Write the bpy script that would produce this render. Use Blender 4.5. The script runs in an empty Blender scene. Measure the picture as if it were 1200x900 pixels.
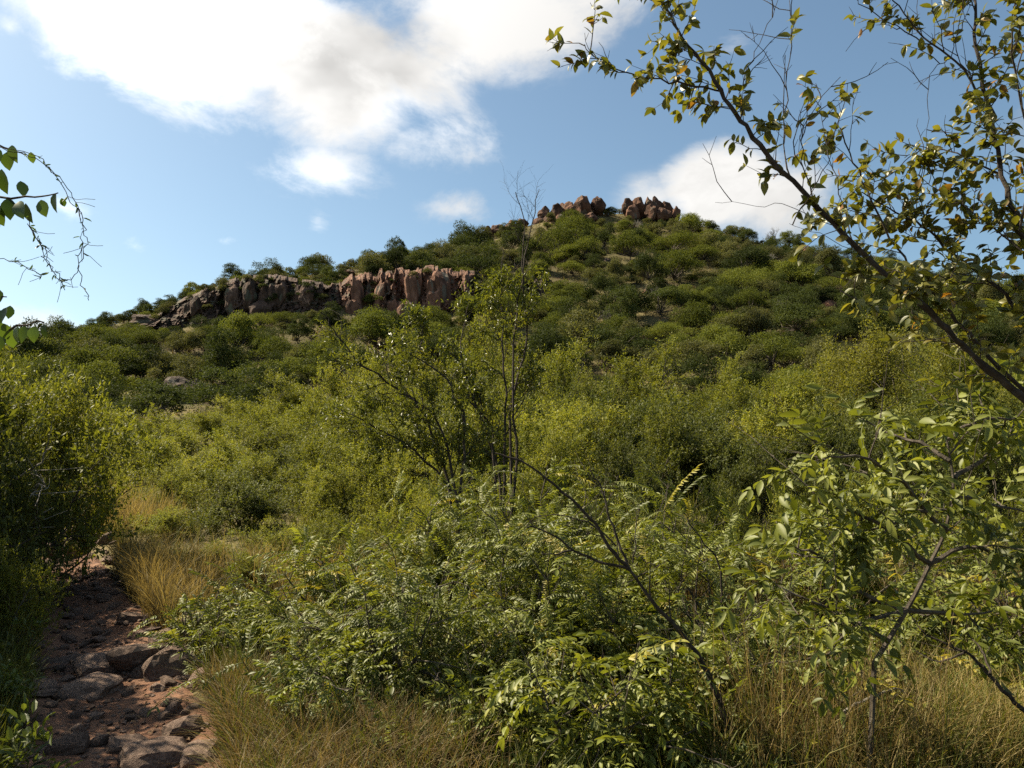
import bpy, math, random
import numpy as np
from mathutils import Vector, noise as mnoise

# ------------------------------------------------------------------ camera, sky, sun, exposure
SC = bpy.context.scene
COL = SC.collection
F, PITCH, EYE = 906.0, math.radians(6.0), 1.6          # focal length in photo pixels, tilt up, eye height
CT, ST = math.cos(PITCH), math.sin(PITCH)

cam_data = bpy.data.cameras.new('camera')
cam_data.sensor_width = 36.0
cam_data.lens = 36.0 * F / 1200.0
cam_data.clip_start, cam_data.clip_end = 0.05, 6000.0
cam = bpy.data.objects.new('camera', cam_data)
cam.location = (0, 0, EYE)
cam.rotation_euler = (math.pi / 2 + PITCH, 0, 0)
COL.objects.link(cam)
SC.camera = cam

SUN_AZ, SUN_EL = math.radians(-68.0), math.radians(47.0)   # from +Y towards +X
SUN = Vector((math.sin(SUN_AZ) * math.cos(SUN_EL), math.cos(SUN_AZ) * math.cos(SUN_EL), math.sin(SUN_EL)))

vs = SC.view_settings
vs.view_transform = 'Standard'; vs.look = 'None'; vs.exposure = 1.45; vs.gamma = 1.0
vs.use_curve_mapping = False
cy = SC.cycles
cy.use_denoising = False
cy.max_bounces = 5; cy.diffuse_bounces = 3; cy.glossy_bounces = 2
cy.transmission_bounces = 2; cy.transparent_max_bounces = 4
cy.caustics_reflective = False; cy.caustics_refractive = False
cy.sample_clamp_indirect = 4.0
cy.use_adaptive_sampling = True; cy.adaptive_threshold = 0.012

def ray(u, v):
    t = (450.0 - v) / F
    return Vector(((u - 600.0) / F, CT - ST * t, ST + CT * t))

def at(u, v, d):
    r = ray(u, v)
    return Vector((0, 0, EYE)) + r * (d / r.y)

def proj(p):
    y, z = p[1], p[2] - EYE
    dep = y * CT + z * ST
    up = -y * ST + z * CT
    return 600 + F * p[0] / dep, 450 - F * up / dep

def zpix(d, v):
    return EYE + d * math.tan(PITCH + math.atan((450.0 - v) / F))

# ---- world: physical sky with clouds laid out by azimuth and elevation
world = bpy.data.worlds.new('World')
SC.world = world
world.use_nodes = True
W = world.node_tree
W.nodes.clear()
def wn(t, **kw):
    n = W.nodes.new(t)
    for k, v in kw.items(): setattr(n, k, v)
    return n
def wl(a, b): W.links.new(a, b)
def wmath(op, a, b=None, c=None, clamp=False):
    n = wn('ShaderNodeMath', operation=op, use_clamp=clamp)
    for i, x in enumerate((a, b, c)):
        if x is None: continue
        if isinstance(x, (int, float)): n.inputs[i].default_value = x
        else: wl(x, n.inputs[i])
    return n.outputs[0]
w_out = wn('ShaderNodeOutputWorld'); w_bg = wn('ShaderNodeBackground')
w_bg.inputs['Strength'].default_value = 0.060
wl(w_bg.outputs[0], w_out.inputs[0])
sky = wn('ShaderNodeTexSky', sky_type='NISHITA', sun_disc=False)
sky.sun_elevation = SUN_EL; sky.sun_rotation = SUN_AZ
sky.altitude = 1000; sky.air_density = 1.0; sky.dust_density = 3.0; sky.ozone_density = 1.1
tc = wn('ShaderNodeTexCoord')
sep = wn('ShaderNodeSeparateXYZ'); wl(tc.outputs['Generated'], sep.inputs[0])
az = wmath('ARCTAN2', sep.outputs[0], sep.outputs[1])
el = wmath('ARCSINE', sep.outputs[2])
# cloud patches: (azimuth, elevation, half-width, half-height, strength), from the places they hold in the sky
CLOUDS = []
for (u, v, hu, hv, s) in [(250, 40, 215, 140, 1.8), (390, 85, 175, 115, 1.6), (560, 20, 195, 90, 1.35), (385, 195, 95, 52, 0.72),
                          (500, 160, 110, 55, 0.75), (700, -15, 130, 70, 0.9), (150, -60, 260, 90, 1.2), (850, 222, 90, 62, 1.9),
                          (905, 235, 95, 55, 1.5), (770, 235, 60, 40, 0.7), (160, 288, 42, 26, 0.62), (545, 246, 60, 34, 0.75), (860, 60, 70, 60, 0.5),
                          (262, 283, 30, 13, 0.5), (85, 245, 60, 32, 0.72), (12, 32, 36, 24, 0.6), (375, 265, 26, 30, 0.42),
                          (50, 385, 90, 40, 0.8)]:
    c = ray(u, v).normalized(); c2 = ray(u + hu, v).normalized(); c3 = ray(u, v - hv).normalized()
    a0 = math.atan2(c.x, c.y)
    CLOUDS.append((a0, math.asin(c.z), abs(math.atan2(c2.x, c2.y) - a0), abs(math.asin(c3.z) - math.asin(c.z)), s))
rngc = random.Random(5)
for i in range(12):                                        # the same scattered cumulus goes on round the rest of the sky
    a = rngc.uniform(0.75, 2 * math.pi - 0.75)
    e = rngc.uniform(0.08, 1.25)
    k = rngc.uniform(0.14, 0.32)
    CLOUDS.append((a if a < math.pi else a - 2 * math.pi, e, k * 1.3 / max(0.35, math.cos(e)), k * 0.7, rngc.uniform(0.6, 1.1)))
mp = wn('ShaderNodeMapping'); mp.inputs['Scale'].default_value = (1, 1, 1.7)
wl(tc.outputs['Generated'], mp.inputs[0])
nz1 = wn('ShaderNodeTexNoise'); nz1.inputs['Scale'].default_value = 5.5; nz1.inputs['Detail'].default_value = 9; nz1.inputs['Roughness'].default_value = 0.64
nz1.inputs['Distortion'].default_value = 0.25
wl(mp.outputs[0], nz1.inputs['Vector'])
nz2 = wn('ShaderNodeTexNoise'); nz2.inputs['Scale'].default_value = 3.2; nz2.inputs['Detail'].default_value = 5
wl(mp.outputs[0], nz2.inputs['Vector'])
cov = None
ae = wn('ShaderNodeCombineXYZ'); wl(az, ae.inputs[0]); wl(el, ae.inputs[1])
for (a0, e0, ha, he, s) in CLOUDS:
    ma = wn('ShaderNodeVectorMath', operation='MULTIPLY_ADD'); wl(ae.outputs[0], ma.inputs[0])
    ma.inputs[1].default_value = (1 / ha, 1 / he, 0); ma.inputs[2].default_value = (-a0 / ha, -e0 / he, 0)
    ln = wn('ShaderNodeVectorMath', operation='LENGTH'); wl(ma.outputs[0], ln.inputs[0])
    m = wmath('MULTIPLY_ADD', ln.outputs['Value'], -s, 1.15 * s)
    cov = wmath('MAXIMUM', 0.0, m) if cov is None else wmath('MAXIMUM', cov, m)
dens = wmath('ADD', cov, wmath('MULTIPLY', wmath('SUBTRACT', nz1.outputs['Fac'], 0.5), 2.7))
mr = wn('ShaderNodeMapRange', interpolation_type='SMOOTHSTEP')
mr.inputs['From Min'].default_value = 0.24; mr.inputs['From Max'].default_value = 1.2
wl(dens, mr.inputs['Value'])
cmask = wmath('MULTIPLY', mr.outputs[0], wmath('MULTIPLY', cov, 3.0, clamp=True))
sunv = wn('ShaderNodeVectorMath', operation='DOT_PRODUCT')
sunv.inputs[1].default_value = SUN
wl(tc.outputs['Generated'], sunv.inputs[0])
glow = wmath('POWER', wmath('MAXIMUM', sunv.outputs['Value'], 0.0), 2.0)
# thin rim of a cloud near the sun is brightest, its thick heart greyer
thick = wn('ShaderNodeMapRange'); thick.inputs['From Min'].default_value = 0.46; thick.inputs['From Max'].default_value = 0.66
wl(nz2.outputs['Fac'], thick.inputs['Value'])
cb = wmath('ADD', 4.6, wmath('MULTIPLY', glow, 14.0))
cb = wmath('MULTIPLY', cb, wmath('SUBTRACT', 1.0, wmath('MULTIPLY', thick.outputs[0], 0.5)))
heart = None
for (u, v, hu, hv) in [(345, 110, 150, 95), (480, 50, 170, 90), (640, 30, 170, 80)]:   # the thick, greyer hearts of the big clouds
    c = ray(u, v).normalized(); c2 = ray(u + hu, v).normalized(); c3 = ray(u, v - hv).normalized(); a0 = math.atan2(c.x, c.y); e0 = math.asin(c.z)
    ha = abs(math.atan2(c2.x, c2.y) - a0); he = abs(math.asin(c3.z) - e0)
    ma = wn('ShaderNodeVectorMath', operation='MULTIPLY_ADD'); wl(ae.outputs[0], ma.inputs[0]); ma.inputs[1].default_value = (1 / ha, 1 / he, 0); ma.inputs[2].default_value = (-a0 / ha, -e0 / he, 0)
    ln = wn('ShaderNodeVectorMath', operation='LENGTH'); wl(ma.outputs[0], ln.inputs[0]); m = wmath('SUBTRACT', 1.2, ln.outputs['Value'])
    heart = wmath('MAXIMUM', 0.0, m) if heart is None else wmath('MAXIMUM', heart, m)
hz = wmath('MULTIPLY', wmath('ADD', heart, wmath('MULTIPLY', wmath('SUBTRACT', nz1.outputs['Fac'], 0.5), 2.2)), 1.3, clamp=True)
cb = wmath('MULTIPLY', cb, wmath('SUBTRACT', 1.0, wmath('MULTIPLY', hz, 0.36)))
ccol = wn('ShaderNodeVectorMath', operation='SCALE'); ccol.inputs[0].default_value = (1.0, 0.985, 0.955)
wl(cb, ccol.inputs['Scale'])
wmix = wn('ShaderNodeMix', data_type='RGBA')
tint_ = wn('ShaderNodeVectorMath', operation='MULTIPLY'); tint_.inputs[1].default_value = (0.95, 1.04, 0.95); wl(sky.outputs[0], tint_.inputs[0])
wl(cmask, wmix.inputs['Factor']); wl(tint_.outputs[0], wmix.inputs[6]); wl(ccol.outputs[0], wmix.inputs[7])
wl(wmix.outputs[2], w_bg.inputs['Color'])

sun_data = bpy.data.lights.new('sun', 'SUN')
sun_data.energy = 5.0; sun_data.angle = math.radians(0.53); sun_data.color = (1.0, 0.88, 0.66)
sun = bpy.data.objects.new('sun', sun_data)
sun.rotation_euler = (-SUN).to_track_quat('-Z', 'Y').to_euler()
sun.location = SUN * 300
COL.objects.link(sun)

# ------------------------------------------------------------------ helpers
RND = np.random.default_rng(11)
RP = random.Random(3)

def vnoise(x, y, scale=1.0, seed=0, octaves=3):
    x = np.asarray(x, float); y = np.asarray(y, float)
    out = np.zeros(np.broadcast(x, y).shape); amp = 1.0; tot = 0
    for o in range(octaves):
        X = x / scale * 2 ** o + seed * 17.3 + o * 5.1; Y = y / scale * 2 ** o + seed * 9.7 - o * 3.3
        xi = np.floor(X); yi = np.floor(Y); fx = X - xi; fy = Y - yi
        fx = fx * fx * (3 - 2 * fx); fy = fy * fy * (3 - 2 * fy)
        def h(a, b):
            s = np.sin(a * 127.1 + b * 311.7 + seed * 74.7) * 43758.5453
            return s - np.floor(s)
        out += amp * ((h(xi, yi) * (1 - fx) + h(xi + 1, yi) * fx) * (1 - fy) + (h(xi, yi + 1) * (1 - fx) + h(xi + 1, yi + 1) * fx) * fy - 0.5)
        tot += amp; amp *= 0.5
    return out / tot * 2

def mesh_np(name, verts, faces, mat=None, rnd=None, smooth=False):
    verts = np.asarray(verts, np.float32).reshape(-1, 3); faces = np.asarray(faces, np.int32)
    me = bpy.data.meshes.new(name)
    n, k = faces.shape
    me.vertices.add(len(verts)); me.vertices.foreach_set('co', verts.ravel())
    me.loops.add(n * k); me.loops.foreach_set('vertex_index', faces.ravel())
    me.polygons.add(n)
    me.polygons.foreach_set('loop_start', np.arange(0, n * k, k, dtype=np.int32))
    try: me.polygons.foreach_set('loop_total', np.full(n, k, np.int32))
    except Exception: pass
    me.polygons.foreach_set('use_smooth', np.full(n, smooth, bool))
    if rnd is not None:
        at_ = me.attributes.new('rnd', 'FLOAT', 'POINT')
        at_.data.foreach_set('value', np.asarray(rnd, np.float32))
    me.update(calc_edges=True)
    if mat is not None: me.materials.append(mat)
    return me

def obj(name, me, parent=None, loc=None, rot=None, scale=None):
    o = bpy.data.objects.new(name, me); COL.objects.link(o)
    if parent is not None: o.parent = parent
    if loc is not None: o.location = loc
    if rot is not None: o.rotation_euler = rot
    if scale is not None: o.scale = scale
    return o
def tag(o, label=None, cat=None, group=None, kind=None):
    if label: o['label'] = label
    if cat: o['category'] = cat
    if group: o['group'] = group
    if kind: o['kind'] = kind
    return o
def thing(name, label, cat, loc, group=None, rotz=0.0, scale=None):
    o = obj(name, None, None, loc, (0, 0, rotz), scale); o.empty_display_size = 0.2
    return tag(o, label, cat, group)

# ---- materials
def nodes(name):
    m = bpy.data.materials.new(name); m.use_nodes = True
    t = m.node_tree; t.nodes.clear()
    return m, t
def N(t, typ, **kw):
    n = t.nodes.new(typ)
    for k, v in kw.items(): setattr(n, k, v)
    return n
def ramp(t, cols, pos=None):
    r = N(t, 'ShaderNodeValToRGB'); e = r.color_ramp.elements
    pos = pos or [i / (len(cols) - 1) for i in range(len(cols))]
    while len(e) < len(cols): e.new(0.5)
    for i, (c, p) in enumerate(zip(cols, pos)):
        e[i].position = p; e[i].color = (*c, 1)
    return r
def leaf_mat(name, cols, pos=None, trans=0.4, rough=0.42, spec=0.5, tint=(1.25, 1.2, 0.5), by_object=0.25, patch=None):
    m, t = nodes(name); L = t.links.new
    a = N(t, 'ShaderNodeAttribute', attribute_name='rnd'); oi = N(t, 'ShaderNodeObjectInfo')
    mul = N(t, 'ShaderNodeMath', operation='MULTIPLY_ADD'); mul.inputs[1].default_value = by_object
    L(oi.outputs['Random'], mul.inputs[0]); L(a.outputs['Fac'], mul.inputs[2])
    fr = N(t, 'ShaderNodeMath', operation='MULTIPLY' if by_object < 0.9 else 'FRACT')
    if by_object < 0.9: fr.inputs[1].default_value = 1.0 / (1.0 + by_object)
    L(mul.outputs[0], fr.inputs[0])
    r = ramp(t, cols, pos); L(fr.outputs[0], r.inputs[0])
    hsv = N(t, 'ShaderNodeHueSaturation')
    mv = N(t, 'ShaderNodeMapRange'); mv.inputs['To Min'].default_value = 0.8; mv.inputs['To Max'].default_value = 1.22
    L(oi.outputs['Random'], mv.inputs['Value']); L(mv.outputs[0], hsv.inputs['Value']); L(r.outputs[0], hsv.inputs['Color'])
    p = N(t, 'ShaderNodeBsdfPrincipled'); p.inputs['Roughness'].default_value = rough; p.inputs['Specular IOR Level'].default_value = spec
    L(hsv.outputs[0], p.inputs['Base Color'])
    tr = N(t, 'ShaderNodeBsdfTranslucent')
    tm = N(t, 'ShaderNodeMix', data_type='RGBA', blend_type='MULTIPLY'); tm.inputs[0].default_value = 1; tm.inputs[7].default_value = (*tint, 1)
    L(hsv.outputs[0], tm.inputs[6]); L(tm.outputs[2], tr.inputs['Color'])
    ms = N(t, 'ShaderNodeMixShader'); ms.inputs[0].default_value = trans
    L(p.outputs[0], ms.inputs[1]); L(tr.outputs[0], ms.inputs[2])
    o = N(t, 'ShaderNodeOutputMaterial'); L(ms.outputs[0], o.inputs[0])
    return m
def noise_mat(name, cols, pos=None, scale=3.0, detail=8, rough=0.9, bump=0.4, bscale=12.0, spec=0.2, stretch=(1, 1, 1), spots=None, objvar=0.0):
    m, t = nodes(name); L = t.links.new
    c = N(t, 'ShaderNodeTexCoord'); mpn = N(t, 'ShaderNodeMapping'); mpn.inputs['Scale'].default_value = stretch
    if objvar:
        oi = N(t, 'ShaderNodeObjectInfo'); vm = N(t, 'ShaderNodeVectorMath', operation='SCALE'); vm.inputs[0].default_value = (37, 21, 13)
        L(oi.outputs['Random'], vm.inputs['Scale']); L(vm.outputs[0], mpn.inputs['Location'])
    L(c.outputs['Object'], mpn.inputs[0])
    n1 = N(t, 'ShaderNodeTexNoise'); n1.inputs['Scale'].default_value = scale; n1.inputs['Detail'].default_value = detail; n1.inputs['Roughness'].default_value = 0.62
    L(mpn.outputs[0], n1.inputs['Vector'])
    r = ramp(t, cols, pos); L(n1.outputs['Fac'], r.inputs[0])
    col = r.outputs[0]
    if spots:
        v = N(t, 'ShaderNodeTexNoise'); v.inputs['Scale'].default_value = spots[1]; v.inputs['Detail'].default_value = 5
        L(mpn.outputs[0], v.inputs['Vector'])
        mrn = N(t, 'ShaderNodeMapRange'); mrn.inputs['From Min'].default_value = spots[2]; mrn.inputs['From Max'].default_value = spots[2] + 0.07
        L(v.outputs['Fac'], mrn.inputs['Value'])
        mx = N(t, 'ShaderNodeMix', data_type='RGBA'); mx.inputs[7].default_value = (*spots[0], 1)
        L(mrn.outputs[0], mx.inputs[0]); L(col, mx.inputs[6]); col = mx.outputs[2]
    if objvar:
        hsv = N(t, 'ShaderNodeHueSaturation'); mv = N(t, 'ShaderNodeMapRange')
        mv.inputs['To Min'].default_value = 1 - objvar; mv.inputs['To Max'].default_value = 1 + objvar
        L(oi.outputs['Random'], mv.inputs['Value']); L(mv.outputs[0], hsv.inputs['Value']); L(col, hsv.inputs['Color']); col = hsv.outputs[0]
    p = N(t, 'ShaderNodeBsdfPrincipled'); p.inputs['Roughness'].default_value = rough; p.inputs['Specular IOR Level'].default_value = spec
    L(col, p.inputs['Base Color'])
    n2 = N(t, 'ShaderNodeTexNoise'); n2.inputs['Scale'].default_value = bscale; n2.inputs['Detail'].default_value = 10; n2.inputs['Roughness'].default_value = 0.65
    L(mpn.outputs[0], n2.inputs['Vector'])
    b = N(t, 'ShaderNodeBump'); b.inputs['Strength'].default_value = bump; b.inputs['Distance'].default_value = 1.0 / bscale
    L(n2.outputs['Fac'], b.inputs['Height']); L(b.outputs[0], p.inputs['Normal'])
    o = N(t, 'ShaderNodeOutputMaterial'); L(p.outputs[0], o.inputs[0])
    return m

M_ACACIA = leaf_mat('acacia leaves', [(0.066, 0.080, 0.012), (0.128, 0.142, 0.022), (0.172, 0.180, 0.030), (0.22, 0.20, 0.035)], trans=0.42, rough=0.6, spec=0.2)
M_ACACIA_D = leaf_mat('dull acacia leaves', [(0.045, 0.058, 0.014), (0.085, 0.098, 0.022), (0.12, 0.125, 0.035)], trans=0.38, rough=0.6, spec=0.2)
M_HILL = [leaf_mat('hill leaves dark', [(0.022, 0.032, 0.010), (0.038, 0.050, 0.015), (0.055, 0.066, 0.019)], trans=0.32, rough=0.75, spec=0.08, by_object=0.5),
          leaf_mat('hill leaves olive', [(0.055, 0.060, 0.026), (0.080, 0.083, 0.034), (0.11, 0.108, 0.044)], trans=0.32, rough=0.75, spec=0.08, by_object=0.5),
          leaf_mat('hill leaves green', [(0.055, 0.070, 0.014), (0.085, 0.100, 0.020), (0.12, 0.128, 0.028)], trans=0.35, rough=0.75, spec=0.08, by_object=0.5)]
M_TREE = leaf_mat('glossy olive leaves', [(0.065, 0.075, 0.014), (0.115, 0.118, 0.020), (0.165, 0.155, 0.028), (0.16, 0.13, 0.026), (0.24, 0.11, 0.02)], pos=[0, 0.4, 0.85, 0.95, 1.0],
                  trans=0.42, rough=0.44, spec=0.55, by_object=1.0)
M_PINN = leaf_mat('pinnate leaves', [(0.080, 0.098, 0.012), (0.125, 0.145, 0.020), (0.165, 0.180, 0.030), (0.25, 0.20, 0.03)], pos=[0, 0.4, 0.92, 1.0], trans=0.36, rough=0.54, spec=0.42, by_object=1.0)
M_BROAD = leaf_mat('broad leaves', [(0.075, 0.092, 0.014), (0.115, 0.132, 0.020), (0.160, 0.172, 0.030)], trans=0.38, rough=0.54, spec=0.4, by_object=1.0)
M_HERB = leaf_mat('herb leaves', [(0.03, 0.05, 0.012), (0.06, 0.085, 0.018), (0.09, 0.11, 0.02)], trans=0.35, rough=0.45, spec=0.45)
M_VINE = leaf_mat('vine leaves', [(0.025, 0.05, 0.012), (0.05, 0.085, 0.015), (0.07, 0.11, 0.02)], trans=0.3, rough=0.4, spec=0.4, by_object=1.0)
M_STRAW = leaf_mat('straw grass', [(0.075, 0.048, 0.024), (0.15, 0.105, 0.045), (0.25, 0.19, 0.085), (0.12, 0.115, 0.035)], trans=0.35, rough=0.6, spec=0.25, tint=(1.1, 1.0, 0.6))
M_GOLD = leaf_mat('golden grass', [(0.10, 0.07, 0.024), (0.18, 0.135, 0.05), (0.29, 0.225, 0.095), (0.15, 0.14, 0.042)], trans=0.4, rough=0.6, spec=0.2, tint=(1.1, 1.0, 0.6))
M_GRASS = leaf_mat('green grass', [(0.05, 0.07, 0.014), (0.10, 0.11, 0.022), (0.18, 0.15, 0.04)], trans=0.35, rough=0.6, spec=0.25)
M_LITTER = leaf_mat('dead leaves', [(0.08, 0.045, 0.022), (0.15, 0.085, 0.04), (0.24, 0.16, 0.08)], trans=0.1, rough=0.7, spec=0.2)
M_BARK = noise_mat('bark', [(0.035, 0.028, 0.022), (0.085, 0.070, 0.055), (0.17, 0.15, 0.125)], pos=[0.3, 0.55, 0.8], scale=30, bump=0.6, bscale=60, stretch=(1, 1, 0.5))
M_DARKBARK = noise_mat('dark bark', [(0.018, 0.014, 0.011), (0.045, 0.035, 0.028), (0.09, 0.075, 0.06)], pos=[0.3, 0.55, 0.85], scale=30, bump=0.5, bscale=60)
M_GREYBARK = noise_mat('grey bark', [(0.10, 0.09, 0.075), (0.2, 0.18, 0.155), (0.32, 0.30, 0.27)], pos=[0.3, 0.55, 0.8], scale=20, bump=0.5, bscale=50)
M_ROCK = noise_mat('red rock', [(0.055, 0.030, 0.021), (0.165, 0.082, 0.052), (0.32, 0.175, 0.12)], pos=[0.32, 0.52, 0.75], scale=1.2, bump=0.8, bscale=2.4, stretch=(1, 1, 0.7),
                   spots=((0.13, 0.11, 0.085), 0.9, 0.58), objvar=0.3)
M_ROCKM = noise_mat('brown rock', [(0.03, 0.021, 0.017), (0.085, 0.052, 0.038), (0.19, 0.115, 0.085)], pos=[0.32, 0.52, 0.78], scale=1.2, bump=0.8, bscale=2.4, spots=((0.09, 0.085, 0.06), 0.9, 0.55), objvar=0.25)
M_ROCKD = noise_mat('dark rock', [(0.025, 0.02, 0.017), (0.07, 0.048, 0.036), (0.14, 0.095, 0.07)], pos=[0.3, 0.52, 0.78], scale=1.4, bump=0.8, bscale=2.6,
                    spots=((0.10, 0.09, 0.07), 1.1, 0.6), objvar=0.3)
M_STONE = noise_mat('path stone', [(0.065, 0.045, 0.036), (0.16, 0.108, 0.082), (0.30, 0.22, 0.175)], pos=[0.3, 0.52, 0.78], scale=7, bump=0.7, bscale=18,
                    spots=((0.15, 0.115, 0.09), 5, 0.6), objvar=0.35)
M_SOIL = noise_mat('path soil', [(0.075, 0.037, 0.022), (0.16, 0.080, 0.047), (0.25, 0.145, 0.092)], pos=[0.3, 0.5, 0.75], scale=2.2, bump=0.9, bscale=26, spots=((0.07, 0.04, 0.028), 9, 0.57))

def ground_mat():
    m, t = nodes('ground'); L = t.links.new
    c = N(t, 'ShaderNodeTexCoord'); g = N(t, 'ShaderNodeNewGeometry')
    n1 = N(t, 'ShaderNodeTexNoise'); n1.inputs['Scale'].default_value = 0.22; n1.inputs['Detail'].default_value = 9; n1.inputs['Roughness'].default_value = 0.65
    L(c.outputs['Object'], n1.inputs['Vector'])
    r = ramp(t, [(0.07, 0.045, 0.028), (0.075, 0.066, 0.028), (0.13, 0.105, 0.048), (0.12, 0.072, 0.042)], [0.3, 0.47, 0.6, 0.75]); L(n1.outputs['Fac'], r.inputs[0])
    n2 = N(t, 'ShaderNodeTexNoise'); n2.inputs['Scale'].default_value = 1.1; n2.inputs['Detail'].default_value = 9
    L(c.outputs['Object'], n2.inputs['Vector'])
    r2 = ramp(t, [(0.06, 0.035, 0.025), (0.17, 0.085, 0.052), (0.28, 0.16, 0.11)], [0.3, 0.5, 0.75]); L(n2.outputs['Fac'], r2.inputs[0])
    s = N(t, 'ShaderNodeSeparateXYZ'); L(g.outputs['True Normal'], s.inputs[0])
    mrn = N(t, 'ShaderNodeMapRange'); mrn.inputs['From Min'].default_value = 0.72; mrn.inputs['From Max'].default_value = 0.58
    L(s.outputs[2], mrn.inputs['Value'])
    mx = N(t, 'ShaderNodeMix', data_type='RGBA'); L(mrn.outputs[0], mx.inputs[0]); L(r.outputs[0], mx.inputs[6]); L(r2.outputs[0], mx.inputs[7])
    p = N(t, 'ShaderNodeBsdfPrincipled'); p.inputs['Roughness'].default_value = 0.95; p.inputs['Specular IOR Level'].default_value = 0.1
    L(mx.outputs[2], p.inputs['Base Color'])
    n3 = N(t, 'ShaderNodeTexNoise'); n3.inputs['Scale'].default_value = 8; n3.inputs['Detail'].default_value = 8; L(c.outputs['Object'], n3.inputs['Vector'])
    b = N(t, 'ShaderNodeBump'); b.inputs['Strength'].default_value = 0.6; b.inputs['Distance'].default_value = 0.1
    L(n3.outputs['Fac'], b.inputs['Height']); L(b.outputs[0], p.inputs['Normal'])
    o = N(t, 'ShaderNodeOutputMaterial'); L(p.outputs[0], o.inputs[0])
    return m

# ------------------------------------------------------------------ terrain
# each column: photo x of a bearing, then (distance, photo y of the ground there) up to the crest
COLS = [(-500, [(50, 500), (95, 470)]), (-150, [(50, 498), (70, 470), (95, 432)]), (0, [(50, 497), (70, 457), (85, 428), (98, 414)]),
        (100, [(50, 496), (70, 450), (85, 408), (98, 393)]),
        (165, [(50, 495), (68, 445), (85, 391), (88, 379), (98, 371)]), (215, [(50, 494), (68, 440), (85, 384), (88, 362), (100, 353)]),
        (275, [(50, 493), (68, 436), (86, 374), (89, 340), (100, 328)]), (335, [(50, 491), (68, 432), (86, 368), (89, 334), (102, 319)]),
        (400, [(50, 489), (68, 430), (86, 371), (89, 336), (107, 314)]), (470, [(50, 486), (68, 428), (86, 372), (90, 328), (114, 304)]),
        (540, [(50, 484), (70, 422), (88, 366), (92, 328), (124, 287)]), (600, [(50, 480), (70, 420), (90, 356), (96, 335), (134, 264)]),
        (650, [(50, 477), (70, 415), (90, 354), (112, 302), (139, 252)]), (720, [(50, 474), (70, 412), (90, 352), (112, 300), (142, 247)]),
        (790, [(50, 474), (70, 412), (90, 354), (112, 304), (141, 251)]), (850, [(50, 475), (70, 414), (90, 358), (112, 312), (138, 271)]),
        (930, [(50, 477), (70, 418), (90, 366), (110, 324), (134, 290)]), (1050, [(50, 480), (70, 424), (90, 376), (108, 340), (126, 314)]),
        (1200, [(50, 484), (70, 434), (90, 390), (116, 338)]), (1500, [(50, 490), (70, 450), (90, 416), (108, 388)]),
        (1900, [(50, 496), (70, 470), (95, 440)])]
DG = np.arange(-20, 421, 1.0)
def near_z(d): return np.interp(d, [-400, -20, 4.1, 13, 25, 42], [-2.0, -1.2, 0.0, 0.58, 1.45, 3.2])
TAB, UG, CREST = [], [], []
for u, pts in COLS:
    ds = [-20, 4.1, 13, 25]; zs = [float(near_z(x)) for x in ds]
    for d, v in pts: ds.append(d); zs.append(zpix(d, v))
    cd, cz = ds[-1], zs[-1]
    ds += [cd + 10, cd + 30, cd + 80, cd + 170, 430]; zs += [cz - 0.6, cz - 6, cz * 0.45, 4, 3]
    z = np.interp(DG, ds, zs)
    k = np.exp(-0.5 * (np.arange(-4, 5) / 1.0) ** 2); k /= k.sum()
    zz = np.convolve(np.pad(z, 4, 'edge'), k, 'valid')
    z = np.where(DG > 12, zz, z)
    TAB.append(z); UG.append(u); CREST.append(cd)
UG = np.array(UG, float); CREST = np.array(CREST, float)
UD = np.arange(-500, 1901, 10.0)
T0 = np.array(TAB)
TD = np.stack([np.interp(UD, UG, T0[:, j]) for j in range(T0.shape[1])], 1)
k = np.exp(-0.5 * (np.arange(-8, 9) / 2.6) ** 2); k /= k.sum()
TD = np.stack([np.convolve(np.pad(TD[:, j], 8, 'edge'), k, 'valid') for j in range(TD.shape[1])], 1)
# path centre line: photo x and distance
PATH = [(-3.0, -1.05), (0.0, -1.5), (2.5, -1.78), (4.1, -2.0), (5.0, -2.42), (6.6, -3.45), (8.3, -4.55), (10.2, -5.75), (12.0, -7.0), (14.0, -8.5), (17.0, -10.6), (24.0, -16.0)]
PY = np.array([p[0] for p in PATH]); PX = np.array([p[1] for p in PATH])
def path_x(y): return np.interp(y, PY, PX)
def path_dist(x, y):
    y = np.asarray(y, float); x = np.asarray(x, float)
    return np.abs(x - path_x(y)) * 0.8
def height(x, y):
    x = np.asarray(x, float); y = np.asarray(y, float)
    ys = np.maximum(y, 4.0)
    u = np.clip(600 + F * 0.977 * x / ys, -499.9, 1899.9)
    ui = (u - UD[0]) / 10.0; i = np.clip(ui.astype(int), 0, len(UD) - 2); fu = ui - i
    dd = np.clip(y, DG[0], DG[-1] - 0.01); di = dd - DG[0]; j = np.clip(di.astype(int), 0, len(DG) - 2); fd = di - j
    z = (TD[i, j] * (1 - fu) + TD[i + 1, j] * fu) * (1 - fd) + (TD[i, j + 1] * (1 - fu) + TD[i + 1, j + 1] * fu) * fd
    far = np.clip((y - 30) / 30, 0, 1)
    z = z + vnoise(x, y, 9.0, 1, 3) * 0.9 * far + vnoise(x, y, 1.6, 2, 3) * 0.07
    g = np.clip(1 - path_dist(x, y) / 0.8, 0, 1); g = g * g * (3 - 2 * g)
    return z - 0.13 * g * (y < 26) + 0.03 * vnoise(x, y, 0.4, 4, 2) * np.clip(1 - (np.abs(y - 8)) / 14, 0, 1)
def H(x, y): return float(height(np.array([x]), np.array([y]))[0])
def gp(u, d):
    x = d * (u - 600) / F
    for _ in range(3):
        z = H(x, d); t = math.tan(math.atan2(z - EYE, d) - PITCH); x = d * (u - 600) / F / (CT - ST * t)
    return Vector((x, d, H(x, d)))
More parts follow.
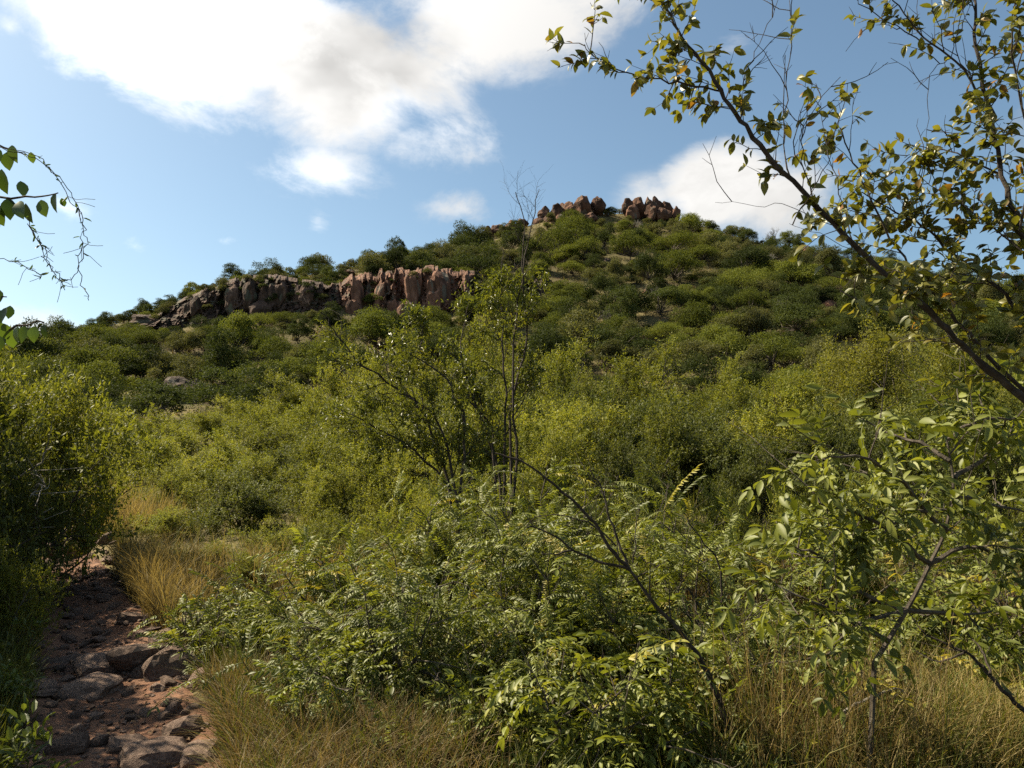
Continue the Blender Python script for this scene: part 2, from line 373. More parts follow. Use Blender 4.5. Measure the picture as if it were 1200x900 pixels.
def crest_d(u): return float(np.interp(u, UG, CREST))

def graded(lo, hi, fine_lo, fine_hi, f, c, c_lo, c_hi):
    a = list(np.arange(fine_lo, fine_hi, f)); x = fine_lo; left = []
    while x > c_lo: x -= c; left.append(x)
    s = c
    while x > lo: s *= 1.35; x -= s; left.append(x)
    x = a[-1]
    while x < c_hi: x += c; a.append(x)
    s = c
    while x < hi: s *= 1.35; x += s; a.append(x)
    return np.array(left[::-1] + a)
gx = graded(-3000, 3000, -10, 8, 0.16, 1.3, -120, 120)
gy = graded(-400, 4000, 1, 17, 0.16, 1.3, -6, 190)
GX, GY = np.meshgrid(gx, gy)
GZ = height(GX, GY)
nx, ny = len(gx), len(gy)
idx = np.arange(nx * ny).reshape(ny, nx)
gf = np.stack([idx[:-1, :-1], idx[:-1, 1:], idx[1:, 1:], idx[1:, :-1]], -1).reshape(-1, 4)
tag(obj('ground', mesh_np('ground', np.stack([GX, GY, GZ], -1), gf, ground_mat(), smooth=True)), 'red brown earth rising into the rocky hillside', None, None, 'structure')

# path strip
py = np.arange(-3, 20, 0.05); pw = np.linspace(-1, 1, 33)
PYY, PWW = np.meshgrid(py, pw, indexing='ij')
half = 0.62 + 0.12 * vnoise(PYY, PYY * 0, 1.3, 7, 2) - np.clip((PYY - 9) * 0.02, 0, 0.2)
PXX = path_x(PYY) + PWW * half + 0.06 * vnoise(PYY, PWW, 0.5, 8, 2)
edge = np.clip((np.abs(PWW) - 0.72) / 0.28, 0, 1)
PZZ = height(PXX, PYY) + 0.035 - 0.075 * edge + 0.02 * vnoise(PXX, PYY, 0.22, 9, 3)
pi_ = np.arange(PXX.size).reshape(PXX.shape)
pf = np.stack([pi_[:-1, :-1], pi_[:-1, 1:], pi_[1:, 1:], pi_[1:, :-1]], -1).reshape(-1, 4)
path = obj('path', mesh_np('path', np.stack([PXX, PYY, PZZ], -1), pf, M_SOIL, smooth=True))
tag(path, 'narrow reddish dirt footpath strewn with stones', None, None, 'structure')
def path_z(x, y): return H(x, y) + 0.03

# ------------------------------------------------------------------ rocks
def ico(sub):
    import bmesh
    bm = bmesh.new(); bmesh.ops.create_icosphere(bm, subdivisions=sub, radius=1.0)
    v = np.array([x.co[:] for x in bm.verts]); f = np.array([[q.index for q in p.verts] for p in bm.faces]); bm.free()
    return v, f
ICO = {s: ico(s) for s in (2, 3, 4)}
def rock_mesh(name, seed, sub, mat, dims=(1, 1, 1), cuts=9, cut=(0.55, 0.85), rough=0.12, smooth=False, box=0):
    rg = np.random.default_rng(seed); v, f = ICO[sub]; v = v.copy()
    if box: v /= (np.abs(v) ** box).sum(1, keepdims=True) ** (1.0 / box)
    for i in range(cuts):
        n = rg.normal(size=3); n /= np.linalg.norm(n); h = rg.uniform(*cut)
        d = v @ n - h; v -= np.outer(np.maximum(d, 0) * 0.95, n)
    out = []
    for p in v:
        q = Vector(p) * 1.7 + Vector((seed * 3.1, 0, 0))
        k = 1 + rough * mnoise.noise(q) * 1.6 + rough * 0.6 * mnoise.noise(q * 3.1) + rough * 0.3 * mnoise.noise(q * 7.3)
        out.append(p * k)
    v = np.array(out) * np.array(dims)
    return mesh_np(name, v, f, mat, smooth=smooth)
M_SUMMIT = noise_mat('summit rock', [(0.035, 0.019, 0.014), (0.10, 0.050, 0.031), (0.20, 0.105, 0.068)], pos=[0.32, 0.52, 0.78], scale=1.3, bump=0.9, bscale=2.2, spots=((0.09, 0.075, 0.055), 0.9, 0.57), objvar=0.35)
ROCKS = [rock_mesh('boulder', 100 + i, 3, M_SUMMIT, cuts=9, cut=(0.6, 0.88), rough=0.17) for i in range(6)]
COLUMNS = [rock_mesh('rock_column', 200 + i, 3, M_ROCK, cuts=7, cut=(0.85, 1.2), rough=0.14, box=7) for i in range(8)]
COLUMNSD = []
for i in range(5):
    m_ = COLUMNS[i].copy(); m_.materials.clear(); m_.materials.append(M_ROCKD); COLUMNSD.append(m_)
COLUMNSM = []
for i in range(6):
    m_ = COLUMNS[i].copy(); m_.materials.clear(); m_.materials.append(M_ROCKM); COLUMNSM.append(m_)
ROCKSD = []
for i in range(4):
    m_ = ROCKS[i].copy(); m_.materials.clear(); m_.materials.append(M_ROCKD); ROCKSD.append(m_)
STONES = [rock_mesh('stone', 300 + i, 3, M_STONE, cuts=10, cut=(0.5, 0.8), rough=0.12) for i in range(7)]
SLABS = [rock_mesh('stone', 360 + i, 3, M_STONE, cuts=9, cut=(0.7, 1.0), rough=0.1, box=5) for i in range(6)]
PEBBLES = [rock_mesh('stone', 330 + i, 2, M_STONE, cuts=8, cut=(0.5, 0.8), rough=0.1) for i in range(5)]

# cliffs: rows of rock columns set into the steep step of the hill
FACES = []
def cliff(name, label, u0, u1, top, bot, meshes, seed, wpx=(15, 34), dist=lambda u: 86.5):
    rg = random.Random(seed); um = (u0 + u1) / 2
    base = gp(um, dist(um)); root = thing(name, label, 'cliff', base)
    nu, nv = int((u1 - u0) / 1.5), 30; rw = np.random.default_rng(seed + 50)
    U, T = np.meshgrid(np.linspace(u0 - 4, u1 + 4, nu), np.linspace(-0.12, 1.3, nv), indexing='ij')
    def cells(su, st, amp, n_):
        cu = rw.uniform(u0 - 10, u1 + 10, n_); ct = rw.uniform(-.3, 1.5, n_); val = rw.uniform(-1, 1, n_); tl = rw.uniform(-.5, .5, n_)
        q = ((U[..., None] + 5 * (T[..., None] - .5) - cu) / su) ** 2 + ((T[..., None] - ct) / st) ** 2; k_ = q.argmin(-1)
        return amp * (val[k_] + tl[k_] * (U - cu[k_]) / su)
    VT = np.interp(U, *zip(*top)); VB = np.interp(U, *zip(*bot)); wob = cells(18, 9, 3.2, 34) + cells(9, 9, .7, 60)
    Vp = VT + (VB - VT) * T + wob * np.clip(1 - T * 1.3, 0, 1)
    Dp = np.array([[dist(x) for x in r_] for r_ in U]) + 0.9 + 1.7 * (1 - T) + cells(15, .8, .75, 70) + cells(7, .35, .35, 260) + .12 * rw.normal(size=U.shape)
    Dp += np.clip(-T / .12, 0, 1) * 1.6 + 2.5 * np.clip(np.abs(U - um) / ((u1 - u0) / 2) - .9, 0, 1) / .1 * .6
    P3 = np.array([[at(U[i, j], Vp[i, j], Dp[i, j])[:] for j in range(nv)] for i in range(nu)]) - np.array(base)
    ii = np.arange(nu * nv).reshape(nu, nv); qf = np.stack([ii[:-1, :-1], ii[:-1, 1:], ii[1:, 1:], ii[1:, :-1]], -1).reshape(-1, 4)
    obj('rock_face', mesh_np('rock_face', P3, qf, meshes[-1].materials[0]), root)
    FACES.append((label, P3 + np.array(base), u0))
    # back row: full height buttresses; then broken blocks standing proud, then ledge blocks at the foot
    for row, (ta, tb, dy, keep, kw) in enumerate(((-0.05, 1.15, 1.9, 0.35, 0.9), (0.05, 0.9, 1.2, 0.3, 0.55), (0.55, 1.2, 0.5, 0.4, 0.8))):
        u = u0
        while u < u1:
            w = rg.uniform(*wpx) * kw; uc = u + w / 2; d = dist(uc) + dy + rg.uniform(-0.35, 0.35)
            vt = np.interp(uc, *zip(*top)); vb = np.interp(uc, *zip(*bot))
            if vb - vt > 4 and rg.random() < keep:
                a = vt + (vb - vt) * (ta + rg.uniform(-.06, .12)); b = vt + (vb - vt) * (tb + rg.uniform(-.1, .1))
                p1, p2 = at(uc, a, d), at(uc, b, d)
                hz = (p1.z - p2.z) * 0.5; hw = w / F * d * 0.56
                obj('rock_column', rg.choice(meshes), root, ((p1.x + p2.x) / 2 - base.x, d + 0.5 - base.y, (p1.z + p2.z) / 2 - base.z),
                    (rg.uniform(-.08, .12), rg.uniform(-.14, .14), rg.uniform(-.5, .5) + rg.choice((0, math.pi))), (hw, hw * rg.uniform(0.8, 1.2), hz))
            u += w * rg.uniform(0.6, 0.9)
    return root
cliff('rock_cliff', 'broken red rock cliff with bright vertical faces, longest wall on the slope', 393, 552,
      [(393, 338), (410, 328), (440, 324), (480, 321), (520, 318), (552, 322)], [(393, 364), (410, 372), (435, 382), (460, 372), (520, 360), (552, 356)], COLUMNS, 1, dist=lambda u: 85.7)
cliff('rock_cliff', 'weathered dark brown cliff half hidden by trees on the spur', 160, 396,
      [(160, 377), (200, 360), (250, 340), (290, 328), (338, 331), (396, 336)], [(160, 384), (200, 378), (250, 372), (290, 370), (338, 362), (396, 358)], COLUMNSM, 2, dist=lambda u: 84.6)
cliff('rock_cliff', 'small broken rock outcrop on the slope beneath the summit boulders', 598, 640,
      [(598, 332), (640, 330)], [(598, 356), (640, 350)], COLUMNSD, 3, wpx=(9, 17), dist=lambda u: 91.0)
# summit boulders
BL = 'rounded red boulder in the row of boulders on the summit'
for i, (u, v, w, h, d) in enumerate([(638, 252, 15, 20, 136), (652, 249, 14, 22, 136), (661, 243, 11, 12, 137), (668, 246, 13, 18, 136), (683, 238, 17, 24, 136), (701, 239, 15, 18, 137),
        (645, 262, 20, 20, 134), (660, 262, 20, 24, 134), (676, 260, 22, 22, 134), (690, 258, 16, 16, 134), (632, 262, 14, 18, 135), (612, 262, 13, 12, 134), (598, 264, 12, 11, 133), (584, 266, 14, 10, 131),
        (571, 269, 11, 9, 130),
        (735, 240, 12, 14, 139), (748, 236, 14, 16, 139), (759, 238, 11, 13, 139), (771, 238, 14, 17, 139), (783, 241, 12, 15, 139), (742, 246, 15, 14, 137), (764, 246, 14, 13, 137), (777, 249, 16, 13, 137), (791, 248, 10, 12, 138)]):
    p = at(u, v, d); w_ = w / F * d * 0.62; h_ = h / F * d * 0.54
    lab = BL if u < 720 else 'rounded red boulder in the summit cluster nearest the bushy far shoulder'
    gz = H(p.x, d); zt = p.z + h_; hh = h_ if p.z - h_ < gz + 0.2 else (zt - gz + 0.3) / 2
    o = obj('boulder', ROCKS[i % 6], None, (p.x, d, zt - hh), (RP.uniform(-.2, .2), RP.uniform(-.2, .2), RP.uniform(0, 6)), (w_, w_, hh))
    tag(o, lab, 'boulder', 'boulders on the summit')
for (u, v, w, h, d, lab) in [(208, 462, 46, 28, 56, 'large dark boulder among the bushes at the foot of the slope'), (228, 467, 28, 22, 56.5, 'dark boulder leaning against a larger one at the foot of the slope'),
                             (190, 474, 26, 18, 55, 'lower dark boulder in front of a larger one at the foot of the slope'), (178, 482, 16, 12, 54, 'small pale grey boulder below the dark boulders'),
                             (945, 293, 14, 9, 130, 'reddish boulder between trees high on the shoulder of the hill'), (840, 330, 16, 10, 103, 'reddish boulder lying among trees midway up the slope')]:
    p = at(u, v, d); w_ = w / F * d * 0.6; h_ = h / F * d * 0.6; zt = p.z + h_; gz = H(p.x, d)
    hh = max(h_, (zt - gz + 0.4) / 2); hh = min(hh, w_ * 1.6)
    tag(obj('boulder', RP.choice(ROCKSD if d < 60 else ROCKS), None, (p.x, d, max(gz + hh * 0.5, zt - hh)), (0, 0, RP.uniform(0, 6)), (w_, w_ * 0.9, hh)), lab, 'boulder')
# scattered slope rocks
rg = random.Random(77)
for i in range(46):
    u = rg.uniform(380, 1150); d = rg.uniform(72, crest_d(u) - 4); p = gp(u, d); s = rg.uniform(0.45, 1.1)
    tag(obj('boulder', rg.choice(ROCKS + ROCKSD[:2]), None, (p.x, p.y, p.z + s * 0.25), (rg.uniform(-.3, .3), 0, rg.uniform(0, 6)), (s, s * 0.9, s * rg.uniform(0.6, 1.0))),
        'loose reddish rock showing between the trees of the slope', 'boulder', 'rocks between the slope trees')

# path stones: big ones are things, small embedded ones are pieces of the path
BIG = [(178, 872, 60, 40, 'broad flat reddish rock jutting into the path, largest on it'), (100, 794, 56, 26, 'long low rock across the path with a sunlit top'), (215, 842, 36, 40, 'upright reddish rock at the path edge beside dry grass'),
       (160, 762, 52, 44, 'dark blocky rock forming a step across the path'), (120, 762, 56, 38, 'dark squared rock at the step of the path'), (200, 770, 46, 42, 'dark rock at the step against the bushy bank'),
       (222, 728, 40, 32, 'grey rock on the bank above the step'), (205, 820, 22, 26, 'small upright stone beside the upright rock on the path edge'), (238, 878, 40, 24, 'low reddish rock under the dry grass at the path edge'),
       (150, 852, 44, 26, 'rough brown rock half buried in the path above the broad flat rock'), (75, 760, 30, 14, 'thin flat stone lying at the shaded path edge'), (190, 898, 60, 18, 'pale flat rock sunk in the near end of the path'),
       (246, 745, 34, 36, 'reddish rock on the bank under dry stalks')]
for i, (u, v, w, h, lab) in enumerate(BIG):
    d = 4.1; h *= .72
    for _ in range(8):
        z = float(near_z(d)); d = (EYE - z) / math.tan(-(PITCH + math.atan((450.0 - (v + h * 0.4)) / F)))
    p = gp(u, d); w_ = w / F * d * 0.62; h_ = h / F * d * 0.62
    tag(obj('rock', (SLABS + STONES[:2])[i % 8], None, (p.x, d, p.z + h_ * 0.55), (RP.uniform(-.15, .15), RP.uniform(-.15, .15), RP.uniform(0, 6)), (w_, w_ * 0.85, h_)), lab, 'rock')
rg = random.Random(8)
for i in range(26):                                       # heap of rubble where the path crests
    u = rg.gauss(80, 17); d = rg.uniform(10.6, 12.6); p = gp(u, d); s = rg.uniform(0.07, 0.19)
    tag(obj('rock', rg.choice(STONES), None, (p.x, p.y, p.z + s * 0.4 + rg.uniform(0, 0.06)), (rg.uniform(-.4, .4), rg.uniform(-.4, .4), rg.uniform(0, 6)), (s, s * rg.uniform(.6, 1), s * rg.uniform(.5, .8))),
        'angular reddish stone in the rubble where the path rises out of sight', 'rock', 'rubble at the far rise of the path')
for i in range(75):
    d = rg.uniform(3.9, 10.5); x = float(path_x(d)) + rg.choice((-1, 1)) * rg.uniform(0.28, 0.78); s = rg.uniform(0.04, 0.13)
    tag(obj('rock', rg.choice(SLABS + STONES), None, (x, d, H(x, d) + s * 0.3), (rg.uniform(-.4, .4), rg.uniform(-.4, .4), rg.uniform(0, 6)), (s, s * rg.uniform(.6, 1), s * rg.uniform(.3, .6))),
        'loose reddish stone lying along the edge of the path', 'rock', 'loose stones along the path edges')
for i in range(290):
    d = 3.4 + 9.5 * rg.random() ** 1.4; x = float(path_x(d)) + rg.gauss(0, 0.3); s = rg.uniform(0.018, 0.075)
    obj('stone', rg.choice(PEBBLES), path, (x, d, path_z(x, d) + s * 0.2), (rg.uniform(-.4, .4), rg.uniform(-.4, .4), rg.uniform(0, 6)), (s, s * rg.uniform(.6, 1), s * rg.uniform(.35, .7)))

rgs = np.random.default_rng(9); v0, f0 = ico(1); parts_v, parts_f, n_ = [], [], 0
for i in range(2600):
    d = 3.2 + 10 * rgs.random() ** 1.3; x = float(path_x(d)) + rgs.normal() * .34; sz_ = rgs.uniform(.004, .02); q = (v0 * (1 + .25 * rgs.normal(size=v0.shape))) * sz_ * np.array([1, 1, .6]) + np.array([x, d, path_z(x, d) + sz_ * .2])
    parts_v.append(q); parts_f.append(f0 + n_); n_ += len(v0)
gr = obj('gravel', mesh_np('gravel', np.concatenate(parts_v), np.concatenate(parts_f), M_STONE), path); gr['kind'] = 'stuff'
# ------------------------------------------------------------------ plants: geometry helpers
T_DIAMOND = (np.array([[0, 0, 0], [.45, -.5, 0], [1, 0, 0], [.45, .5, 0]], float), np.array([[0, 1, 2, 3]]))
T_LEAF = (np.array([[0, 0, 0], [.28, -.42, .1], [.7, -.38, .08], [1, 0, -.06], [.7, .38, .08], [.28, .42, .1], [.3, 0, 0], [.72, 0, -.02]], float),
          np.array([[0, 1, 6], [1, 2, 7], [1, 7, 6], [2, 3, 7], [0, 6, 5], [5, 6, 7], [5, 7, 4], [4, 7, 3]]))
_st = [(.14, .26, .05), (.34, .46, .085), (.58, .48, .085), (.82, .27, .05)]
_v = [[0, 0, 0]]
for _x, _w, _z in _st: _v += [[_x, -_w, _z], [_x, 0, 0.01], [_x, _w, _z]]
_v.append([1, 0, -.03]); _f = [[0, 1, 2], [0, 2, 3]]
for _k in range(3):
    _a = 1 + 3 * _k; _f += [[_a, _a + 3, _a + 4], [_a, _a + 4, _a + 1], [_a + 1, _a + 4, _a + 5], [_a + 1, _a + 5, _a + 2]]
_f += [[10, 13, 11], [11, 13, 12]]
T_FINE = (np.array(_v, float), np.array(_f))
def unit(a): return a / np.maximum(np.linalg.norm(a, axis=-1, keepdims=True), 1e-9)
def leaves(P, A, Nn, L, Wd, tpl, rg, curl=0.0):
    P = np.asarray(P, float); A = unit(np.asarray(A, float)); Nn = np.asarray(Nn, float)
    B = unit(np.cross(Nn, A)); Nn = np.cross(A, B)
    tv, tf = tpl; L = np.broadcast_to(L, len(P)); Wd = np.broadcast_to(Wd, len(P))
    v = P[:, None] + A[:, None] * (tv[None, :, 0:1] * L[:, None, None]) + B[:, None] * (tv[None, :, 1:2] * Wd[:, None, None]) + Nn[:, None] * ((tv[None, :, 2:3] - curl * tv[None, :, 0:1] ** 2) * L[:, None, None])
    f = tf[None] + (np.arange(len(P)) * len(tv))[:, None, None]
    return v.reshape(-1, 3), f.reshape(-1, tf.shape[1]), np.repeat(rg.random(len(P)), len(tv))
def cat(parts):
    vs_, fs_, rs_, n = [], [], [], 0
    for v, f, r in parts:
        vs_.append(v); fs_.append(f + n); rs_.append(r); n += len(v)
    return np.concatenate(vs_), np.concatenate(fs_), np.concatenate(rs_)
def tube(pts, rad, sides=5):
    pts = np.asarray(pts, float); rad = np.broadcast_to(np.asarray(rad, float), len(pts))
    t = unit(np.gradient(pts, axis=0)); ref = np.array([0.31, 0.17, 0.93]) if abs(t[0, 2]) < 0.85 else np.array([0.9, 0.3, 0.1])
    b = unit(np.cross(t, ref)); c = np.cross(t, b)
    a = np.arange(sides) * 2 * np.pi / sides
    v = pts[:, None] + rad[:, None, None] * (b[:, None] * np.cos(a)[None, :, None] + c[:, None] * np.sin(a)[None, :, None])
    n = len(pts); i = np.arange(n - 1)[:, None] * sides + np.arange(sides)[None]; j = np.arange(n - 1)[:, None] * sides + (np.arange(sides)[None] + 1) % sides
    f = np.stack([i, j, j + sides, i + sides], -1).reshape(-1, 4)
    v = v.reshape(-1, 3)
    tip = np.array([[ (n - 1) * sides + q for q in (0, 1, 2, 3)]]) if sides == 4 else np.zeros((0, 4), int)
    return v, np.concatenate([f, tip]), np.zeros(len(v))
def wander(rg, p, d, L, n, jit, up):
    pts = [np.array(p, float)]; d = unit(np.array(d, float)); s = L / n
    for i in range(n):
        d = unit(d + rg.normal(size=3) * jit + np.array([0, 0, up])); pts.append(pts[-1] + d * s)
    return np.array(pts)
def along(pts, t):
    x = t * (len(pts) - 1); i = min(int(x), len(pts) - 2); f = x - i
    return pts[i] * (1 - f) + pts[i + 1] * f, unit(pts[i + 1] - pts[i])
def perp(rg, t):
    a = rg.normal(size=3); a -= t * (a @ t); return unit(a)

def shrub_skeleton(rg, R, Ht, nstem=7, nb=7, nt=6, tilt=(0.15, 1.15), jit=0.16, up=0.05, r0=0.03, twig=0.3, start=0.25):
    """stems fan out of the base into an uneven dome; returns polylines (points, radii) and twigs"""
    br, tw = [], []
    for s in range(nstem):
        azm = 2 * np.pi * (s + rg.uniform(-.35, .35)) / nstem; tl = rg.uniform(*tilt)
        d = np.array([math.cos(azm) * math.sin(tl), math.sin(azm) * math.sin(tl), math.cos(tl)])
        L = 0.9 / math.sqrt((math.sin(tl) / R) ** 2 + (math.cos(tl) / Ht) ** 2) * rg.uniform(0.72, 1.02)
        p = wander(rg, np.array([math.cos(azm), math.sin(azm), 0]) * 0.05 * R + np.array([0, 0, -0.08]), d * np.array([.7, .7, 1]) , L, 8, jit, 0.0)
        rr = np.linspace(r0, r0 * 0.25, 9) * rg.uniform(0.6, 1.1); br.append((p, rr))
        for b in range(nb):
            t = start + (1 - start) * (b + rg.random()) / nb; q, td = along(p, t)
            dd = unit(td * 0.7 + perp(rg, td) * rg.uniform(0.6, 1.1) + np.array([0, 0, 0.15]))
            Lb = L * rg.uniform(0.22, 0.42) * (1.2 - 0.5 * t); pb = wander(rg, q, dd, Lb, 5, jit * 1.2, up)
            r1 = np.interp(t, [0, 1], [rr[0], rr[-1]]) * 0.6; br.append((pb, np.linspace(r1, r1 * 0.3, 6)))
            for k_ in range(nt):
                t2 = 0.2 + 0.8 * (k_ + rg.random()) / nt; q2, td2 = along(pb, t2)
                d2 = unit(td2 * 0.6 + perp(rg, td2) * 0.9 + np.array([0, 0, 0.2])); pt = wander(rg, q2, d2, twig * rg.uniform(0.6, 1.3), 3, jit, up)
                tw.append((pt, np.linspace(r1 * 0.3, r1 * 0.12, 4)))
    return br, tw
def leaf_on_twigs(rg, tw, n, L, Wd, tpl, spread=0.03, upn=0.9, lo=0.05, fwd=0.7, per=9):
    P, A, Nn, RN, ci = [], [], [], [], 0
    for pt, _ in tw:
        if ci % per == 0: dens_, tone = rg.choice([0.25, 0.7, 1.0, 1.3, 1.6]), rg.random()
        ci += 1
        k_ = max(1, int(n * dens_ * rg.uniform(0.7, 1.3))); RN.append(np.clip(tone * .55 + rg.random(k_) * .45, 0, 1)); t = rg.uniform(lo, 1.0, k_) * (len(pt) - 1); i = np.minimum(t.astype(int), len(pt) - 2); f = (t - i)[:, None]
        q = pt[i] * (1 - f) + pt[i + 1] * f; td = unit(pt[i + 1] - pt[i])
        side = unit(rg.normal(size=(k_, 3))); P.append(q + rg.normal(size=(k_, 3)) * spread); A.append(td * fwd + side)
        Nn.append(rg.normal(size=(k_, 3)) * 0.45 + np.array([0, 0, upn]))
    P = np.concatenate(P); A = np.concatenate(A); Nn = np.concatenate(Nn); m = len(P)
    v, f, _ = leaves(P, A, Nn, L * rg.uniform(0.65, 1.25, m), Wd * rg.uniform(0.7, 1.2, m), tpl, rg)
    return v, f, np.repeat(np.concatenate(RN), len(tpl[0]))
def bush_meshes(name, seed, R, Ht, n, L, Wd, lm, bm_, tpl=T_DIAMOND, spread=0.03, sides=4, twig_tubes=True, **kw):
    rg = np.random.default_rng(seed); br, tw = shrub_skeleton(rg, R, Ht, **kw)
    v, f, r = cat([tube(p, q, sides) for p, q in br] + ([tube(p, q, 3) for p, q in tw] if twig_tubes else []))
    stems = mesh_np('stems', v, f, bm_)
    v, f, r = leaf_on_twigs(rg, tw, n, L, Wd, tpl, spread)
    return stems, mesh_np('crown', v, f, lm, r)

# hillside trees: uneven crowns of leaf clumps over a forked trunk
def tree_meshes(seed, R, Ht, lm, flat=0.5, ncl=16, nl=330, leaf=0.17):
    rg = np.random.default_rng(seed); C = []
    while len(C) < ncl:
        p = rg.uniform(-1, 1, 3); p[2] = abs(p[2])
        q = math.sqrt(p[0] ** 2 + p[1] ** 2 + p[2] ** 2)
        if 0.45 < q < 1.0 or (q < 0.45 and rg.random() < 0.15): C.append([p[0] * R * .78, p[1] * R * .78, Ht * (1 - flat) + p[2] * Ht * flat * 0.85])
    C = np.array(C); C[:, :2] *= rg.uniform(.75, 1.3, 2); C[:, :2] += rg.normal(size=2) * .15 * R; lob = rg.uniform(0.28, 0.48, ncl) * R
    parts = []
    for c, lr in zip(C, lob):
        k_ = int(nl * (lr / R / 0.36) ** 2); d = unit(rg.normal(size=(k_, 3))); d[:, 2] = np.where(d[:, 2] < -0.25, -d[:, 2], d[:, 2])
        rad = lr * rg.uniform(0.5, 1.04, k_) ** 0.6 * (1 + 0.18 * np.sin(d[:, 0] * 5 + d[:, 1] * 4 + seed))
        P = c + d * rad[:, None] * np.array([1, 1, 0.7])
        tone = rg.random(); lv = (leaves(P, rg.normal(size=(k_, 3)) + d * 0.6, d * 0.8 + rg.normal(size=(k_, 3)) * 0.7 + np.array([0, 0, .5]), leaf * rg.uniform(.6, 1.3, k_), leaf * 0.55 * rg.uniform(.6, 1.3, k_), T_DIAMOND, rg)); parts.append((lv[0], lv[1], lv[2] * .5 + tone * .5))
    v, f, r = cat(parts); crown = mesh_np('crown', v, f, lm, r)
    br = []
    fork = np.array([rg.normal() * .1, rg.normal() * .1, Ht * (1 - flat) * 0.45])
    br.append((np.array([[0, 0, -0.5], [0, 0, 0.02], fork * 0.6, fork]), np.array([0.12, .1, .08, .07]) * R / 2.5))
    for c in C:
        m_ = (fork + c) / 2 + rg.normal(size=3) * 0.12 * R; m_[2] -= 0.05 * Ht
        br.append((np.array([fork, m_, c]), np.array([.06, .035, .012]) * R / 2.5))
    v, f, r = cat([tube(p, q, 4) for p, q in br])
    return mesh_np('trunk', v, f, M_BARK), crown
HILL_T = []
for kind in range(3):
    for i in range(3):
        R = [2.7, 2.5, 3.1][kind] * [1.0, 1.15, 0.88][i]; Ht = [4.3, 3.6, 3.7][kind] * [1, 0.9, 1.1][i]
        HILL_T.append((kind, R, Ht) + tree_meshes(400 + kind * 10 + i, R, Ht, M_HILL[kind], flat=[0.78, 0.8, 0.66][kind], ncl=[22, 20, 24][kind]))
HILL_S = []
for kind in range(3):
    for i in range(2):
        HILL_S.append((kind, 1.25, 1.4) + tree_meshes(450 + kind * 10 + i, 1.25, 1.4, M_HILL[kind], flat=0.85, ncl=9, nl=240, leaf=0.13))

def env_v(u): return float(np.interp(u, [-200, 0, 100, 200, 300, 400, 500, 600, 700, 800, 900, 1000, 1100, 1200, 1400], [380, 400, 455, 490, 460, 405, 380, 385, 400, 410, 420, 400, 400, 420, 420]))
KN = ['dark green', 'grey olive', 'bright green']
def zone(u, d):
    if u < 360 and d > 88: return 'on the spur above the dark cliff'
    if u < 580 and d > 91: return 'on the slope above the red cliff'
    if u < 580 and d > 70: return 'on the slope just below the cliffs'
    if u < 580: return 'low on the slope left wild below the cliffs'
    if d > 122: return 'close under the summit boulders'
    if u > 860: return 'on the falling shoulder of the hill'
    return 'on the broad slope under the summit'
ZFIX = {'low on the slope left wild below the cliffs': 'low down below the cliffs'}
def place_tree(var, p, s, sz, kname, u, d, form):
    z = zone(u, d); z = ZFIX.get(z, z)
    lab = '%s%s %s growing %s' % ('small ' if s < .68 else 'large ' if s > .85 else 'mid sized ', KN[var[0]], form, z)
    o = thing({'tree': ['hillside_tree_dark', 'hillside_tree_olive', 'hillside_tree_green'][var[0]], 'shrub': 'hillside_shrub'}[kname], lab, kname, p, kname + 's ' + z, RP.uniform(0, 6.28), (s, s, s * sz))  # one hillside tree in three leaf colours and crown shapes, no species meant
    obj('trunk', var[3], o); obj('crown', var[4], o)
pts = []
rg = random.Random(21)
nt = ns = 0
grid = {}
def free(x, y, r):
    gx_, gy_ = int(x // 4), int(y // 4)
    for a in (-1, 0, 1):
        for b in (-1, 0, 1):
            for (px_, py_, pr) in grid.get((gx_ + a, gy_ + b), ()):
                if (px_ - x) ** 2 + (py_ - y) ** 2 < ((pr + r)) ** 2: return False
    grid.setdefault((gx_, gy_), []).append((x, y, r)); return True
def in_cliff(u, d):
    if 155 < u < 398: return 82.6 < d < 88.3
    if 388 < u < 556: return 83.4 < d < 90.0
    if 596 < u < 642: return 87.0 < d < 92
    return False
tries = 0
while nt < 560 and tries < 30000:
    tries += 1
    y = math.sqrt(rg.uniform(44 ** 2, 146 ** 2)); sx = rg.uniform(-0.70, 0.70); u = 600 + F * 0.98 * sx; x = sx * y
    if y > crest_d(u) + 3 or in_cliff(u, y): continue
    p = Vector((x, y, H(x, y))); uu, vv = proj(p + Vector((0, 0, 3.2)))
    if vv > env_v(uu) + 8: continue
    if 165 < u < 250 and 48 < y < 58: continue
    if u > 560 and y > crest_d(u) - 9 and 560 < u < 800: 
        if rg.random() < 0.55: continue
    right = u > 560
    kind = rg.choices((0, 1, 2), (0.36, 0.36, 0.28) if right else ((0.34, 0.22, 0.44) if y < 90 else (0.5, 0.4, 0.1)))[0]
    s = rg.choice((rg.uniform(0.42, .7), rg.uniform(0.6, 0.95), rg.uniform(.8, 1.15))) * (1.0 if y > 60 else 0.85)
    if y > crest_d(u) - 12: s *= 0.72 if not 560 < u < 800 else .5
    if y < 86 and y > 76 and 160 < u < 560: s *= 0.62
    if u < 275 and y > 84: s = min(s, .62) * .72
    if not free(x, y, rg.uniform(1.05, 1.75) * s): continue
    var = rg.choice([v for v in HILL_T if v[0] == kind])
    place_tree(var, p, s, rg.uniform(0.7, 1.25), 'tree', u, y, ['round crowned tree', 'open crowned tree', 'flat topped tree'][kind]); nt += 1
tries = 0
